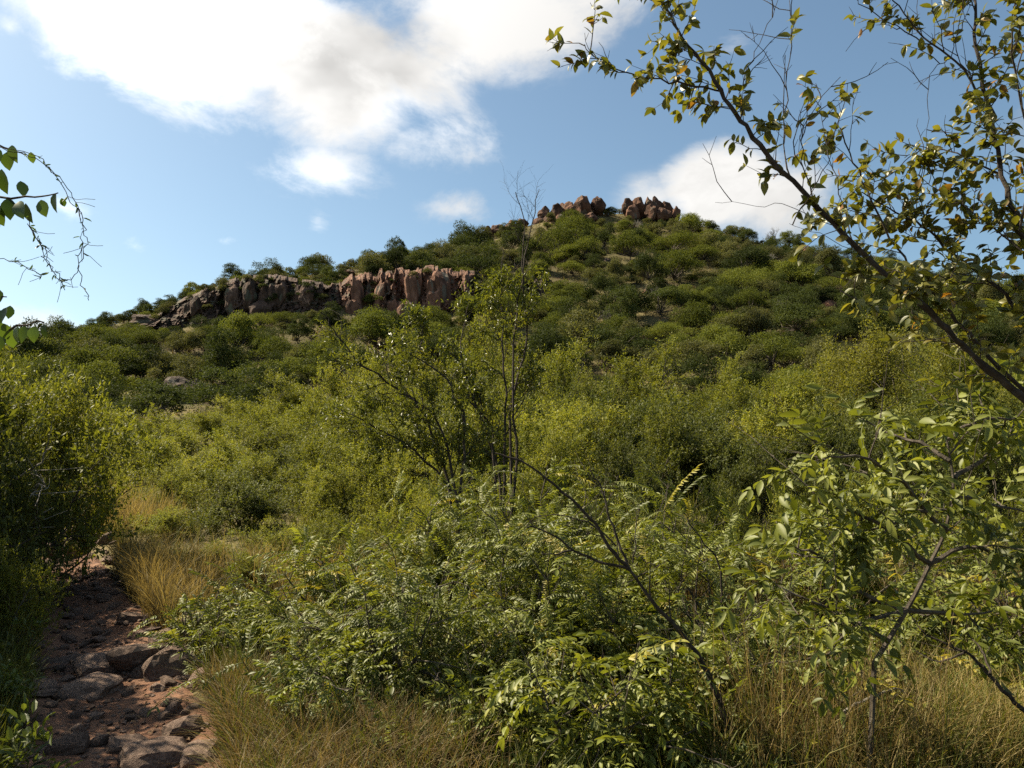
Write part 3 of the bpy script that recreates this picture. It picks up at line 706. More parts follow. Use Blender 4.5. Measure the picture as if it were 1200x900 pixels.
while ns < 290 and tries < 16000:
    tries += 1
    y = math.sqrt(rg.uniform(50 ** 2, 146 ** 2)); sx = rg.uniform(-0.68, 0.68); u = 600 + F * 0.98 * sx; x = sx * y
    if y > crest_d(u) + 2 or (in_cliff(u, y) and rg.random() < 0.8): continue
    p = Vector((x, y, H(x, y))); uu, vv = proj(p + Vector((0, 0, 1.2)))
    if vv > env_v(uu) + 10: continue
    s = rg.uniform(0.5, 1.15)
    if not free(x, y, 0.75 * s): continue
    var = rg.choice(HILL_S)
    place_tree(var, p, s, rg.uniform(0.75, 1.1), 'shrub', u, y, ['compact shrub', 'dull twiggy shrub', 'low leafy shrub'][var[0]]); ns += 1

for i in range(52):                                         # scrub along the brink and the foot of the cliffs
    u = rg.choice((rg.uniform(165, 345), rg.uniform(340, 400), rg.uniform(385, 560))); top_ = rg.random() < .5; y = rg.uniform(89.0, 92.5) if top_ else rg.uniform(80.0, 82.6); x = (u - 600) / F / .977 * y; s = rg.uniform(.6, 1.25) * (1 if top_ else .75)
    var = rg.choice(HILL_S); o = thing('hillside_shrub', '%s bushy shrub %s' % (KN[var[0]], 'on the brink of a cliff' if top_ else 'against the foot of a cliff'), 'shrub', (x, y, H(x, y)), 'shrubs at the cliffs', rg.uniform(0, 6), (s, s, s)); obj('trunk', var[3], o); obj('crown', var[4], o)
for label_, P3, u0_ in FACES[:2]:
    for i in range(36 if u0_ < 300 else 11):
        a_, b_ = rg.randrange(3, P3.shape[0] - 3), rg.choice((3, 4, 5, 8, 12, 16)); q = P3[a_, b_]; s = rg.uniform(.35, .85); var = rg.choice(HILL_S[:4])
        nm = 'dark' if u0_ < 300 else 'red'
        o = thing('hillside_shrub', '%s shrub rooted in the face of the %s cliff' % (KN[var[0]], nm), 'shrub', (q[0], q[1] + .25, q[2] - .15), 'shrubs on the %s cliff face' % nm, rg.uniform(0, 6), (s, s, s)); obj('trunk', var[3], o); obj('crown', var[4], o)
# undergrowth of the slope: dry grass and low scrub nobody could count
def tuft_field(name, label, n, sampler, hgt, wid, mat, seed, blades=7, lean=0.5, seg=2):
    rg = np.random.default_rng(seed); X, Y = sampler(rg, n); Z = height(X, Y)
    k_ = blades; X = np.repeat(X, k_); Y = np.repeat(Y, k_); Z = np.repeat(Z, k_); m = len(X)
    a = rg.uniform(0, 2 * np.pi, m); ln = rg.uniform(0.1, 1, m) * lean; hh = hgt * rg.uniform(0.35, 1.3, m) * np.repeat(rg.uniform(0.45, 1.25, n), k_)
    X = X + rg.normal(size=m) * hgt * 0.08; Y = Y + rg.normal(size=m) * hgt * 0.08
    d = np.stack([np.cos(a), np.sin(a), np.zeros(m)], -1); b = np.stack([-np.sin(a), np.cos(a), np.zeros(m)], -1); ff = rg.uniform(0, 6.28, m)
    b = np.stack([np.cos(ff), np.sin(ff), np.zeros(m)], -1)
    base = np.stack([X, Y, Z - 0.02], -1); V = []
    for s in range(seg):
        t = s / seg; w = wid * (1 - 0.45 * t)
        c = base + np.array([0, 0, 1.0]) * (hh * t * (1 - 0.25 * t * ln))[:, None] + d * (hh * ln * t ** 1.8)[:, None]
        V += [c - b * w / 2, c + b * w / 2]
    V.append(base + np.array([0, 0, 1.0]) * (hh * (1 - 0.3 * ln))[:, None] + d * (hh * ln)[:, None])
    V = np.stack(V, 1); nv = V.shape[1]; tf = []
    for s in range(seg - 1): tf += [[2 * s, 2 * s + 1, 2 * s + 3], [2 * s, 2 * s + 3, 2 * s + 2]]
    tf.append([2 * seg - 2, 2 * seg - 1, 2 * seg])
    f = np.array(tf)[None] + (np.arange(m) * nv)[:, None, None]
    r = np.repeat(np.clip(np.repeat(rg.random(n), k_) * 0.5 + rg.random(m) * 0.5, 0, 1), nv)
    o = obj(name, mesh_np(name, V.reshape(-1, 3), f.reshape(-1, 3), mat, r))
    return tag(o, label, 'grass', None, 'stuff')
def hill_samp(rg, n):
    y = np.sqrt(rg.uniform(45 ** 2, 145 ** 2, n)); s = rg.uniform(-0.7, 0.7, n); return s * y, y
tuft_field('hillside_grass', 'dry yellowish grass between the trees of the hillside', 9000, hill_samp, 0.6, 0.09, M_STRAW, 31, 5, 0.7, 1)
rgs = np.random.default_rng(32); hx, hy = hill_samp(rgs, 5200); hzz = height(hx, hy); hr = rgs.uniform(.35, .9, len(hx)); k_ = 26
cx, cy_, cz, cr_ = (np.repeat(q, k_) for q in (hx, hy, hzz, hr)); dd_ = unit(rgs.normal(size=(len(cx), 3))); dd_[:, 2] = np.abs(dd_[:, 2])
Pq = np.stack([cx, cy_, cz], -1) + dd_ * (cr_ * rgs.uniform(.6, 1.05, len(cx)))[:, None] * np.array([1, 1, .7])
v, f, r = leaves(Pq, rgs.normal(size=Pq.shape) + dd_ * .5, dd_ * .6 + rgs.normal(size=Pq.shape) * .5 + [0, 0, .6], .2 * rgs.uniform(.6, 1.3, len(cx)), .11, T_DIAMOND, rgs)
r = r * .5 + np.repeat(np.repeat(rgs.random(len(hx)), k_), 4) * .5
tag(obj('hillside_scrub', mesh_np('hillside_scrub', v, f, M_HILL[1], r)), 'low olive scrub covering the ground of the hillside', 'scrub', None, 'stuff')

# bare pale tree on the skyline
def grow_tree(rg, p, d, L, r, lvl, out, jit=0.14, up=0.02, nchild=(2, 4), ratio=(0.55, 0.8), ang=0.7):
    n = 5 if lvl > 1 else 4; pt = wander(rg, p, d, L, n, jit, up); out.append((pt, np.linspace(r, r * 0.5, n + 1), lvl))
    if lvl == 0: return
    for i in range(rg.integers(*nchild) + 1):
        t = rg.uniform(0.45, 1.0); q, td = along(pt, t)
        grow_tree(rg, q, unit(td + perp(rg, td) * rg.uniform(0.5, 1) * ang), L * rg.uniform(*ratio), r * (0.65 - 0.15 * t), lvl - 1, out, jit, up, nchild, ratio, ang)
rgs = np.random.default_rng(71); out = []
bp = gp(907, 132); grow_tree(rgs, (0, 0, -0.3), (0.05, 0, 1), 1.9, 0.13, 5, out, ang=0.95, nchild=(2, 4))
v, f, r = cat([tube(p, q, 4) for p, q, l in out])
o = thing('bare_tree', 'pale leafless tree standing alone against the sky on the shoulder', 'tree', bp); obj('trunk', mesh_np('trunk', v, f, M_GREYBARK), o)

bare_me = o.children[0].data
rg = random.Random(15)
for i in range(14):
    u = rg.uniform(420, 1120); d = rg.uniform(72, crest_d(u) - 5); p = gp(u, d); sc_ = rg.uniform(.45, .8)
    o = thing('bare_tree', 'small grey leafless tree among the leafy trees of the slope', 'tree', p, 'leafless trees on the slope', rg.uniform(0, 6), (sc_,) * 3); obj('trunk', bare_me, o)
# ------------------------------------------------------------------ acacia thicket between path and hill
AC = {'big': [bush_meshes('b', 500 + i, 3.6, 4.3, 30, 0.11, 0.042, M_ACACIA, M_BARK, spread=0.04, nstem=12, nb=10, nt=10, r0=0.05, twig=0.8, start=0.22, tilt=(0.1, 1.45)) for i in range(3)],
      'mid': [bush_meshes('m', 520 + i, 2.1, 2.6, 28, 0.070, 0.028, M_ACACIA, M_BARK, spread=0.022, nstem=11, nb=9, nt=10, r0=0.03, twig=0.52, start=0.2, tilt=(0.1, 1.45)) for i in range(3)],
      'dull': [bush_meshes('d', 540 + i, 2.0, 2.3, 28, 0.070, 0.030, M_ACACIA_D, M_DARKBARK, spread=0.022, nstem=11, nb=9, nt=9, r0=0.03, twig=0.5, start=0.2, tilt=(0.1, 1.45)) for i in range(2)],
      'near': [bush_meshes('n', 560 + i, 1.25, 1.5, 28, 0.046, 0.018, M_ACACIA, M_BARK, spread=0.012, nstem=11, nb=9, nt=9, r0=0.02, twig=0.34, start=0.15, tilt=(0.1, 1.45)) for i in range(3)]}
AC['dome'] = [bush_meshes('o', 570, 3.4, 4.2, 26, 0.075, 0.032, leaf_mat('dome leaves', [(0.14, 0.145, 0.022), (0.18, 0.18, 0.028), (0.21, 0.20, 0.034)], trans=0.42, rough=0.6, spec=0.2), M_BARK, spread=0.09, nstem=26, nb=9, nt=9, r0=0.04, twig=0.5, start=0.3, tilt=(0.05, 1.5), jit=0.1)]
SIZE = {'dome': (3.4, 4.2), 'big': (3.6, 4.3), 'mid': (2.1, 2.6), 'dull': (2.0, 2.3), 'near': (1.25, 1.5)}
def where(u):
    if u < 100: return 'beyond the far end of the path'
    if u < 380: return 'between the path and the arching shrub'
    if u < 690: return 'behind the twiggy shrub'
    if u < 900: return 'behind the bare dark stem'
    return 'behind the large leaved tree'
def bush(kind, u, vtop, d, wpx, label, group=None, rg=RP, name='acacia_bush'):
    p = gp(u, d); R, Ht = SIZE[kind]; top = at(u, vtop, d).z; h = max(0.4, top - p.z)
    sz = min(h / Ht, 1.7); sr = wpx / F * d / 2 / R; sr = min(max(sr, sz * 0.55), sz * 1.6)
    o = thing(name, label, 'bush', p, group, rg.uniform(0, 6.28), (sr, sr, sz))
    st, cr = rg.choice(AC[kind]); obj('stems', st, o); obj('crown', cr, o)
    return o
bush('dome', 1035, 370, 27, 270, 'big smooth domed yellow green acacia bush under the overhanging limb')
bush('big', 1165, 392, 25, 200, 'wide acacia bush beside the big smooth domed one, behind the overhanging limb')
G_A = 'acacia bushes along the foot of the hill'
for (u, v, d, w) in [(885, 408, 31, 190), (760, 398, 33, 220), (660, 388, 29, 200), (555, 366, 24, 170), (475, 384, 26, 160), (405, 405, 34, 150), (335, 432, 38, 150), (270, 462, 40, 120), (960, 415, 33, 140), (1110, 392, 34, 150), (1240, 410, 30, 180), (610, 392, 36, 150)]:
    bush('big', u, v, d, w, 'tall feathery acacia bush at the hill foot, ' + where(u), G_A)
for (u, v, d, w) in [(200, 492, 38, 130), (125, 478, 33, 130), (60, 440, 30, 150), (0, 425, 27, 150)]:
    bush('big', u, v, d, w, 'spreading acacia bush behind the path below the spur', 'acacia bushes behind the path')
for (u, v, d, w) in [(165, 500, 20, 150), (105, 498, 17.5, 130), (220, 498, 25, 140), (265, 505, 17, 150), (200, 540, 14.5, 120), (175, 478, 31, 140), (245, 476, 33, 140), (130, 545, 15.5, 110), (60, 490, 18, 140), (320, 470, 28, 150), (300, 520, 15, 130), (390, 530, 12.5, 130), (450, 520, 12.5, 140), (520, 520, 12, 140)]:
    bush('mid', u, v, d, w, 'soft green acacia bush low before the hill, ' + where(u), 'acacia bushes between path and hill')
for (u, v, d, w, k_) in [(310, 490, 22, 190, 'mid'), (425, 455, 18, 190, 'mid'), (690, 455, 18, 200, 'mid'), (800, 465, 16, 190, 'dull'), (905, 455, 19, 200, 'mid'), (1080, 455, 15, 220, 'dull'), (560, 440, 15, 170, 'mid'), (985, 470, 14, 190, 'dull'),
                         (230, 530, 18, 150, 'mid'), (145, 535, 21, 130, 'mid'), (1180, 470, 13, 200, 'dull'), (370, 510, 15, 150, 'mid'), (640, 490, 13, 160, 'mid'), (740, 500, 12, 160, 'dull'), (880, 510, 12, 170, 'dull')]:
    bush(k_, u, v, d, w, {'mid': 'fine leaved light green bush in the thicket ', 'dull': 'dull olive bush with dense small leaves '}[k_] + where(u), {'mid': 'light green thicket bushes', 'dull': 'dull olive thicket bushes'}[k_])
bush('dull', 285, 548, 12.5, 190, 'dark hollow bush with black arching branches beside the dry grass', name='thicket_bush')
bush('near', 195, 590, 11.8, 130, 'yellowing bush with red brown twigs right beside the far path')
bush('near', 250, 630, 9.5, 110, 'pale grey green feathery bush above the path bank')
bush('mid', 120, 560, 16, 120, 'rounded green bush behind the dry grass where the path ends')
for (u, v, d, w) in [(400, 575, 10, 130), (480, 560, 9.5, 140), (560, 548, 9.5, 140), (650, 545, 8.5, 140), (745, 548, 8.5, 150), (840, 560, 8.5, 140), (930, 560, 8.2, 150), (1020, 540, 9, 150), (1130, 560, 8.2, 150), (1210, 560, 8, 150), (1340, 560, 7.5, 170), (1500, 570, 6.5, 180), (1400, 520, 10, 190), (1560, 530, 9, 190), (520, 610, 7.0, 110), (330, 600, 10.5, 120), (290, 640, 8.2, 110), (370, 610, 8.8, 120), (440, 620, 8.0, 120), (210, 640, 9.4, 90), (880, 610, 7, 120), (1010, 620, 6.6, 110), (620, 615, 6.4, 110), (720, 620, 6.3, 110)]:
    bush('near', u, v, d, w, 'low feathery shrub at the near thicket edge, ' + where(u), 'low feathery shrubs at the thicket edge')
rg = random.Random(99)
for i in range(195):                                        # fill the thicket
    d = rg.uniform(15, 46); u = rg.uniform(-160, 1420); e = env_v(u)
    lo = 545 - F * 1.4 / d
    v = max(e + 14 + (46 - d) * 1.4 + rg.uniform(0, 45), 470 if u < 220 else 0)
    p = gp(u, d); top = at(u, v, d).z
    if top - p.z < 0.9: continue
    if abs(p.x - float(path_x(min(d, 24)))) < 2.2 and d < 25: continue
    if 910 < u < 1170 and d < 27: v = max(v, 468)
    top = at(u, v, d).z
    if top - p.z < 0.9: continue
    k_ = 'big' if d > 26 else ('mid' if rg.random() < 0.65 else 'dull')
    bush(k_, u, v, d, rg.uniform(4.2, 6.5) / d * F if k_ == 'big' else rg.uniform(2.8, 4.4) / d * F,
         {'big': 'acacia bush crowded into the thicket before the hill', 'mid': 'small acacia bush crowded into the thicket', 'dull': 'small dull olive bush crowded into the thicket'}[k_] + ' ' + where(u), 'crowded thicket bushes', rg)
# left of the path
def left_bush():
    bush('mid', 48, 395, 9.5, 240, 'tall leaning bush with pale bare lower branches beside the path')
    bush('dull', -70, 395, 7.0, 260, 'dense bush on the shaded side of the path')
    bush('dull', 10, 520, 8.0, 150, 'dark lower bush under the tall leaning bush', name='thicket_bush')
    bush('near', -20, 600, 6.0, 170, 'leafy dark shrub at the shaded edge of the path')
    for (x, y, h, w) in [(-5.7, 5.7, 4.3, 2.2), (-5.8, 8.6, 3.0, 1.9), (-4.8, 4.2, 3.9, 1.7)]:
        p = Vector((x, y, H(x, y))); st, cr = AC['mid'][int(h * 10) % 3]
        o = thing('acacia_bush', 'tall acacia bush shading the path from beyond the picture edge', 'bush', p, 'bushes shading the path', x, (w / 2.1, w / 2.1, h / 2.6)); obj('stems', st, o); obj('crown', cr, o)
left_bush()

# ------------------------------------------------------------------ tall twiggy shrub in front of the hill
def px_line(pts, d0, d1=None):
    d1 = d0 if d1 is None else d1; n = len(pts)
    return np.array([at(u, v, d0 + (d1 - d0) * i / max(1, n - 1))[:] for i, (u, v) in enumerate(pts)])
def refine(p, k_=3, rg=None, jit=0.0):
    n = len(p); t = np.linspace(0, n - 1, (n - 1) * k_ + 1); out = []
    for x in t:
        i = min(int(x), n - 2); f = x - i
        p0, p1, p2, p3 = p[max(i - 1, 0)], p[i], p[i + 1], p[min(i + 2, n - 1)]
        out.append(0.5 * ((2 * p1) + (-p0 + p2) * f + (2 * p0 - 5 * p1 + 4 * p2 - p3) * f * f + (-p0 + 3 * p1 - 3 * p2 + p3) * f ** 3))
    out = np.array(out)
    if rg is not None and jit: out[1:-1] += rg.normal(size=(len(out) - 2, 3)) * jit
    return out
def twiggy(name, label, limbs, base_u, d, seed, nb, nt, leafn, L, Wd, lm, bm_, r0, bare_from=None, Lb=(0.3, 0.7), Lt=(0.12, 0.3)):
    rg = np.random.default_rng(seed); b = np.array(gp(base_u, d)); br, tw, bare = [], [], []
    for limb in limbs:
        p = refine(np.concatenate([[b + np.array([0, 0, -0.1])], px_line(limb, d + rg.uniform(-.3, .3), d + rg.uniform(-.5, .5))]), 4, rg, 0.012 * d / 9)
        rr = np.linspace(r0, r0 * 0.2, len(p)); br.append((p, rr))
        for k_ in range(nb):
            t = 0.3 + 0.7 * (k_ + rg.random()) / nb; q, td = along(p, t)
            pb = wander(rg, q, unit(td + perp(rg, td) * 0.9 + np.array([0, 0, 0.2])), rg.uniform(*Lb) * (1.3 - 0.7 * t), 5, 0.14, 0.05)
            r1 = np.interp(t, [0, 1], [rr[0], rr[-1]]) * 0.5; br.append((pb, np.linspace(r1, r1 * 0.4, 6)))
            for j in range(nt):
                q2, td2 = along(pb, rg.uniform(0.2, 1)); pt = wander(rg, q2, unit(td2 + perp(rg, td2)), rg.uniform(*Lt), 3, 0.15, 0.03)
                v_ = proj(pt[-1])[1]; isb = bare_from is not None and v_ < bare_from
                (bare if isb else tw).append((pt, np.linspace(r1 * 0.4, r1 * 0.25, 4)))
    o = thing(name, label, 'shrub', b); off = b
    v, f, r = cat([tube(p - off, q, 5) for p, q in br] + [tube(p - off, q, 3) for p, q in tw + bare]); obj('stems', mesh_np('stems', v, f, bm_), o)
    v, f, r = leaf_on_twigs(rg, [(p - off, q) for p, q in tw], leafn, L, Wd, T_LEAF, 0.02); obj('crown', mesh_np('crown', v, f, lm, r), o)
    return o
M_YEL = leaf_mat('yellow green leaves', [(0.07, 0.085, 0.014), (0.115, 0.13, 0.02), (0.17, 0.16, 0.022), (0.24, 0.15, 0.02)], pos=[0, .5, .93, 1], trans=0.42, rough=0.4, spec=0.45)
twiggy('twiggy_shrub', 'tall sparse shrub with dark stems and bare twig tips rising against the hill', [
    [(590, 560), (592, 480), (590, 400), (588, 340), (590, 300)], [(600, 550), (600, 470), (618, 400), (612, 330), (615, 270), (604, 225)],
    [(585, 560), (560, 480), (540, 420), (552, 350)], [(605, 540), (600, 450), (608, 350), (620, 285), (632, 222)], [(580, 560), (570, 490), (500, 420), (496, 380)]], 590, 9.5, 81, 12, 10, 15, 0.06, 0.022, M_YEL, M_DARKBARK, 0.022, bare_from=312)
twiggy('twiggy_shrub', 'arching dark stemmed shrub with yellow green leaves leaning away from the twiggy one', [
    [(530, 590), (500, 490), (465, 455), (420, 425), (390, 385), (380, 368)], [(535, 590), (520, 510), (490, 470), (440, 460)], [(540, 580), (545, 500), (520, 440), (470, 410)], [(538, 590), (500, 540), (440, 500), (400, 480)]],
       540, 8.6, 82, 12, 10, 14, 0.055, 0.02, M_YEL, M_DARKBARK, 0.022, bare_from=375)
# pale bare branches of the left bush
rgs = np.random.default_rng(5)
for i, limb in enumerate([[(-60, 660), (-10, 590), (40, 545), (60, 525)], [(-50, 650), (0, 600), (35, 580), (52, 566)], [(-30, 640), (10, 622), (45, 610)]]):
    p = refine(px_line(limb, 7.4), 4, rgs, 0.02); p[0, 2] = H(p[0, 0], p[0, 1]) - 0.05; lst = [tube(p, np.linspace(.02, .006, len(p)), 5)]
    for k_ in range(7):
        q, td = along(p, rgs.uniform(.3, 1)); pt = wander(rgs, q, unit(td + perp(rgs, td) * .8), rgs.uniform(.2, .5), 4, .12, .02); lst.append(tube(pt, np.linspace(.006, .002, 5), 3))
    v, f, r = cat(lst); tag(obj('dead_branch', mesh_np('dead_branch', v, f, M_GREYBARK)), 'pale dead branch leaning through the shaded bush by the path', 'branch', 'pale dead branches by the path')

# ------------------------------------------------------------------ near bushes with leaves one can pick out
def pinnate_mesh(seed, n, L, Wd, rach, droop, mat, terminal=True):
    rg = np.random.default_rng(seed); t = np.linspace(0, 1, 7)
    pts = np.stack([rach * t, 0.04 * rach * np.sin(t * 3 + seed), -droop * rach * t ** 2], -1); parts = []
    rt = tube(pts, np.linspace(0.0035, 0.001, 7), 3)
    tri = np.concatenate([rt[1][:, [0, 1, 2]], rt[1][:, [0, 2, 3]]]); parts.append((rt[0], tri, np.full(len(rt[0]), 0.9)))
    P, A, Nn, S = [], [], [], []
    for i in range(n):
        x = 0.16 + 0.8 * i / max(1, n - 1); q, td = along(pts, x); s = math.sin(math.pi * min(1, 0.25 + 0.75 * (1 - abs(x - .5)))) * 0.3 + 0.8
        for sd in (-1, 1):
            P.append(q); A.append(td * rg.uniform(.35, .7) + np.array([0, sd, rg.uniform(-.45, .1)])); Nn.append(np.array([rg.normal() * .25, rg.normal() * .25, 1])); S.append(s * rg.uniform(.6, 1.15))
    if terminal: P.append(pts[-1]); A.append(pts[-1] - pts[-2]); Nn.append(np.array([0, 0.1, 1.0])); S.append(1.0)
    S = np.array(S); lv = leaves(P, A, Nn, L * S, Wd * S, T_FINE, rg, 0.16); parts.append((lv[0], lv[1], lv[2] * 0.35))
    v, f, r = cat(parts); return mesh_np('leaf', v, f, mat, r * 0, smooth=True)
PIN = {'coarse': [pinnate_mesh(600 + i, 5 + i % 3, 0.062, 0.025, 0.22, 0.35 + 0.12 * (i % 3), M_PINN) for i in range(6)],
       'fine': [pinnate_mesh(620 + i, 9 + i % 3, 0.040, 0.014, 0.22, 0.3 + 0.1 * (i % 3), M_PINN) for i in range(6)],
       'fern': [pinnate_mesh(640 + i, 13, 0.055, 0.013, 0.34, 0.25 + 0.1 * (i % 3), M_PINN) for i in range(4)],
       'broad': [pinnate_mesh(660 + i, 3 + i % 2, 0.082, 0.031, 0.17, 0.45 + 0.15 * (i % 3), M_BROAD) for i in range(6)]}
def frame_rot(A, Nn):
    A = Vector(A).normalized(); Nn = Vector(Nn); B = Nn.cross(A)
    if B.length < 1e-4: B = Vector((0, 1, 0)).cross(A)
    B.normalize(); Nn = A.cross(B)
    from mathutils import Matrix
    return Matrix((A, B, Nn)).transposed().to_euler()
def leafy_bush(name, label, base, limbs, seed, meshes, nleaf, Ls=(0.6, 1.25), r0=0.014, nb=5, Lb=(0.2, 0.5), up=0.02, bark=M_BARK, droop=0.25, fill=None):
    """limbs: world polylines from the base; leaves are objects of their own, up to 300, any more one foliage part"""
    rg = np.random.default_rng(seed); base = np.array(base); br, tips = [], []
    for p in limbs:
        p = np.asarray(p); rr = np.linspace(r0, r0 * 0.3, len(p)); br.append((p, rr)); tips.append(p)
        for k_ in range(nb):
            t = 0.25 + 0.75 * (k_ + rg.random()) / nb; q, td = along(p, t); pb = wander(rg, q, unit(td * .6 + perp(rg, td) + np.array([0, 0, .15])), rg.uniform(*Lb), 5, .14, up)
            br.append((pb, np.linspace(r0 * .4, r0 * .15, 6))); tips.append(pb); tips.append(pb)
    for k_ in range(16):
        p = tips[rg.integers(len(tips))]; q, td = along(p, rg.uniform(.4, 1)); pb = wander(rg, q, unit(td + perp(rg, td) * .5 + np.array([0, 0, .5])), rg.uniform(.2, .55), 6, .1, .02); br.append((pb, np.linspace(.003, .001, 7)))
        for j_ in range(3): q2, t2 = along(pb, rg.uniform(.3, .95)); br.append((wander(rg, q2, unit(t2 + perp(rg, t2)), rg.uniform(.05, .2), 3, .1, 0), np.linspace(.0016, .0008, 4)))
    o = thing(name, label, 'bush', base)
    v, f, r = cat([tube(p - base, q, 5) for p, q in br]); obj('stems', mesh_np('stems', v, f, bark), o)
    spots = []
    for i in range(nleaf):
        p = tips[rg.integers(len(tips))]; t = rg.beta(2.2, 1.1); q, td = along(p, t)
        A = td * rg.uniform(.2, .8) + perp(rg, td) + np.array([0, 0, rg.uniform(-droop, .35)]); spots.append((q, A, np.array([rg.normal() * .35, rg.normal() * .35, 1.0]), rg.uniform(*Ls)))
    spots.sort(key=lambda s: s[0][1])
    for (q, A, Nn, s) in spots[:290]:
        obj('leaf', meshes[rg.integers(len(meshes))], o, q - base, frame_rot(A, Nn), (s, s, s))
    if len(spots) > 290:
        parts = []
        for (q, A, Nn, s) in spots[290:]:
            me = meshes[rg.integers(len(meshes))]; n = len(me.vertices); co = np.empty(n * 3, np.float32); me.vertices.foreach_get('co', co); co = co.reshape(-1, 3)
            fi = np.empty(len(me.loops), np.int32); me.loops.foreach_get('vertex_index', fi)
            Rm = np.array(frame_rot(A, Nn).to_matrix()); parts.append((co @ Rm.T * s + (q - base), fi.reshape(-1, 3), np.full(n, rg.random())))
        v, f, r = cat(parts); fo = obj('foliage', mesh_np('foliage', v, f, meshes[0].materials[0], r, smooth=True), o); fo['kind'] = 'stuff'
    return o
def fan(u, d, n, seed, R, Ht, tilt=(0.3, 1.2), az_=(0, 6.283), up=0.0, jit=0.1):
    rg = np.random.default_rng(seed); b = np.array(gp(u, d)); out = []
    for i in range(n):
        a = az_[0] + (az_[1] - az_[0]) * (i + rg.random()) / n; tl = rg.uniform(*tilt)
        dd = np.array([math.cos(a) * math.sin(tl), math.sin(a) * math.sin(tl), math.cos(tl)]); L = 1 / math.sqrt((math.sin(tl) / R) ** 2 + (math.cos(tl) / Ht) ** 2)
        out.append(wander(rg, b + np.array([0, 0, -.05]), dd, L * rg.uniform(.75, 1.05), 9, jit, up))
    return b, out
b, l = fan(455, 5.2, 18, 1, 1.0, 0.98, tilt=(.25, 1.3)); leafy_bush('pinnate_bush', 'wide bush of fine silvery green pinnate leaves above the dry grass', b, l, 1, PIN['fine'], 900, nb=6, Lb=(.2, .45))
b, l = fan(610, 5.8, 13, 2, 0.85, 1.22, tilt=(.2, 1.2)); leafy_bush('pinnate_bush', 'bright green bush of ferny pinnate leaves behind the silvery one', b, l, 2, PIN['fine'] + PIN['fern'][:2], 620, nb=5)
b, l = fan(715, 4.35, 12, 3, 0.68, 0.56, tilt=(.35, 1.3)); leafy_bush('pinnate_bush', 'low bush of large drooping pale leaflets under the bare dark stem', b, l, 3, PIN['coarse'], 380, nb=6, Lb=(.15, .35), droop=.5)
b, l = fan(560, 4.7, 9, 4, 0.6, 0.55, tilt=(.35, 1.3)); leafy_bush('pinnate_bush', 'dark shaded bush of coarse leaflets between the silvery and the drooping bushes', b, l, 4, PIN['coarse'] + PIN['fine'], 320, nb=4, Lb=(.15, .35), droop=.4)
b, l = fan(835, 6.0, 8, 5, 0.6, 1.15, tilt=(.1, .9)); leafy_bush('pinnate_bush', 'upright bush with long ladder like ferny leaves behind the bare dark stem', b, l, 5, PIN['fern'], 200, nb=4, droop=.1)
b, l = fan(905, 4.9, 9, 6, 0.62, 0.72, tilt=(.3, 1.25)); leafy_bush('pinnate_bush', 'low tangled bush of grey green leaflets below the large leaved tree', b, l, 6, PIN['coarse'] + PIN['fine'], 380, nb=4)
b, l = fan(700, 5.6, 9, 12, 0.7, 0.95, tilt=(.3, 1.2)); leafy_bush('pinnate_bush', 'leafy bush of medium leaflets crossed by the bare dark stem', b, l, 12, PIN['coarse'][:3] + PIN['fine'], 420, nb=5)
b, l = fan(330, 6.0, 8, 7, 0.5, 0.7, tilt=(.3, 1.2)); leafy_bush('pinnate_bush', 'small bright feathery bush at the bank of the path', b, l, 7, PIN['fern'][:2] + PIN['fine'], 170, nb=4, Lb=(.15, .3))
for i, (u, d_, R_, h_, lab, k_) in enumerate([(785, 7.0, .9, 1.35, 'tall leafy bush of ferny leaves behind the bare dark stem', 'fern'), (515, 7.3, .9, 1.3, 'loose bush of fine leaflets at the foot of the twiggy shrub', 'fine'), (965, 6.4, .8, 1.2, 'bush of broad leaflets behind the large leaved tree', 'coarse'),
        (1085, 7.2, .9, 1.25, 'dense bush of medium leaflets shading the grass behind the large leaved tree', 'coarse'), (985, 4.45, .42, .5, 'low leafy bush hiding the foot of the large leaved tree', 'coarse'), (400, 6.6, .7, .85, 'feathery bush standing in the dry grass above the silvery bush', 'fern'),
        (640, 7.4, .9, 1.45, 'bright ferny bush right behind the tip of the bare dark stem', 'fern'), (255, 6.4, .42, .62, 'small grey green bush on the bank of the path', 'fine'), (1130, 5.5, .75, .8, 'spreading bush of medium leaflets in the grass under the large leaved tree', 'coarse'), (1215, 5.0, .6, .75, 'leafy bush beside the fallen dark branch', 'coarse'), (860, 4.75, .42, .62, 'small leafy bush at the foot of the bare dark stem', 'fine')]):
    b, l = fan(u, d_, 11, 80 + i, R_, h_, tilt=(.15, 1.2)); leafy_bush('pinnate_bush', lab, b, l, 80 + i, PIN[k_] + PIN['fine'][:2], 330 if R_ > .6 else 190, nb=5, Lb=(.18, .4), Ls=(.8, 1.25))
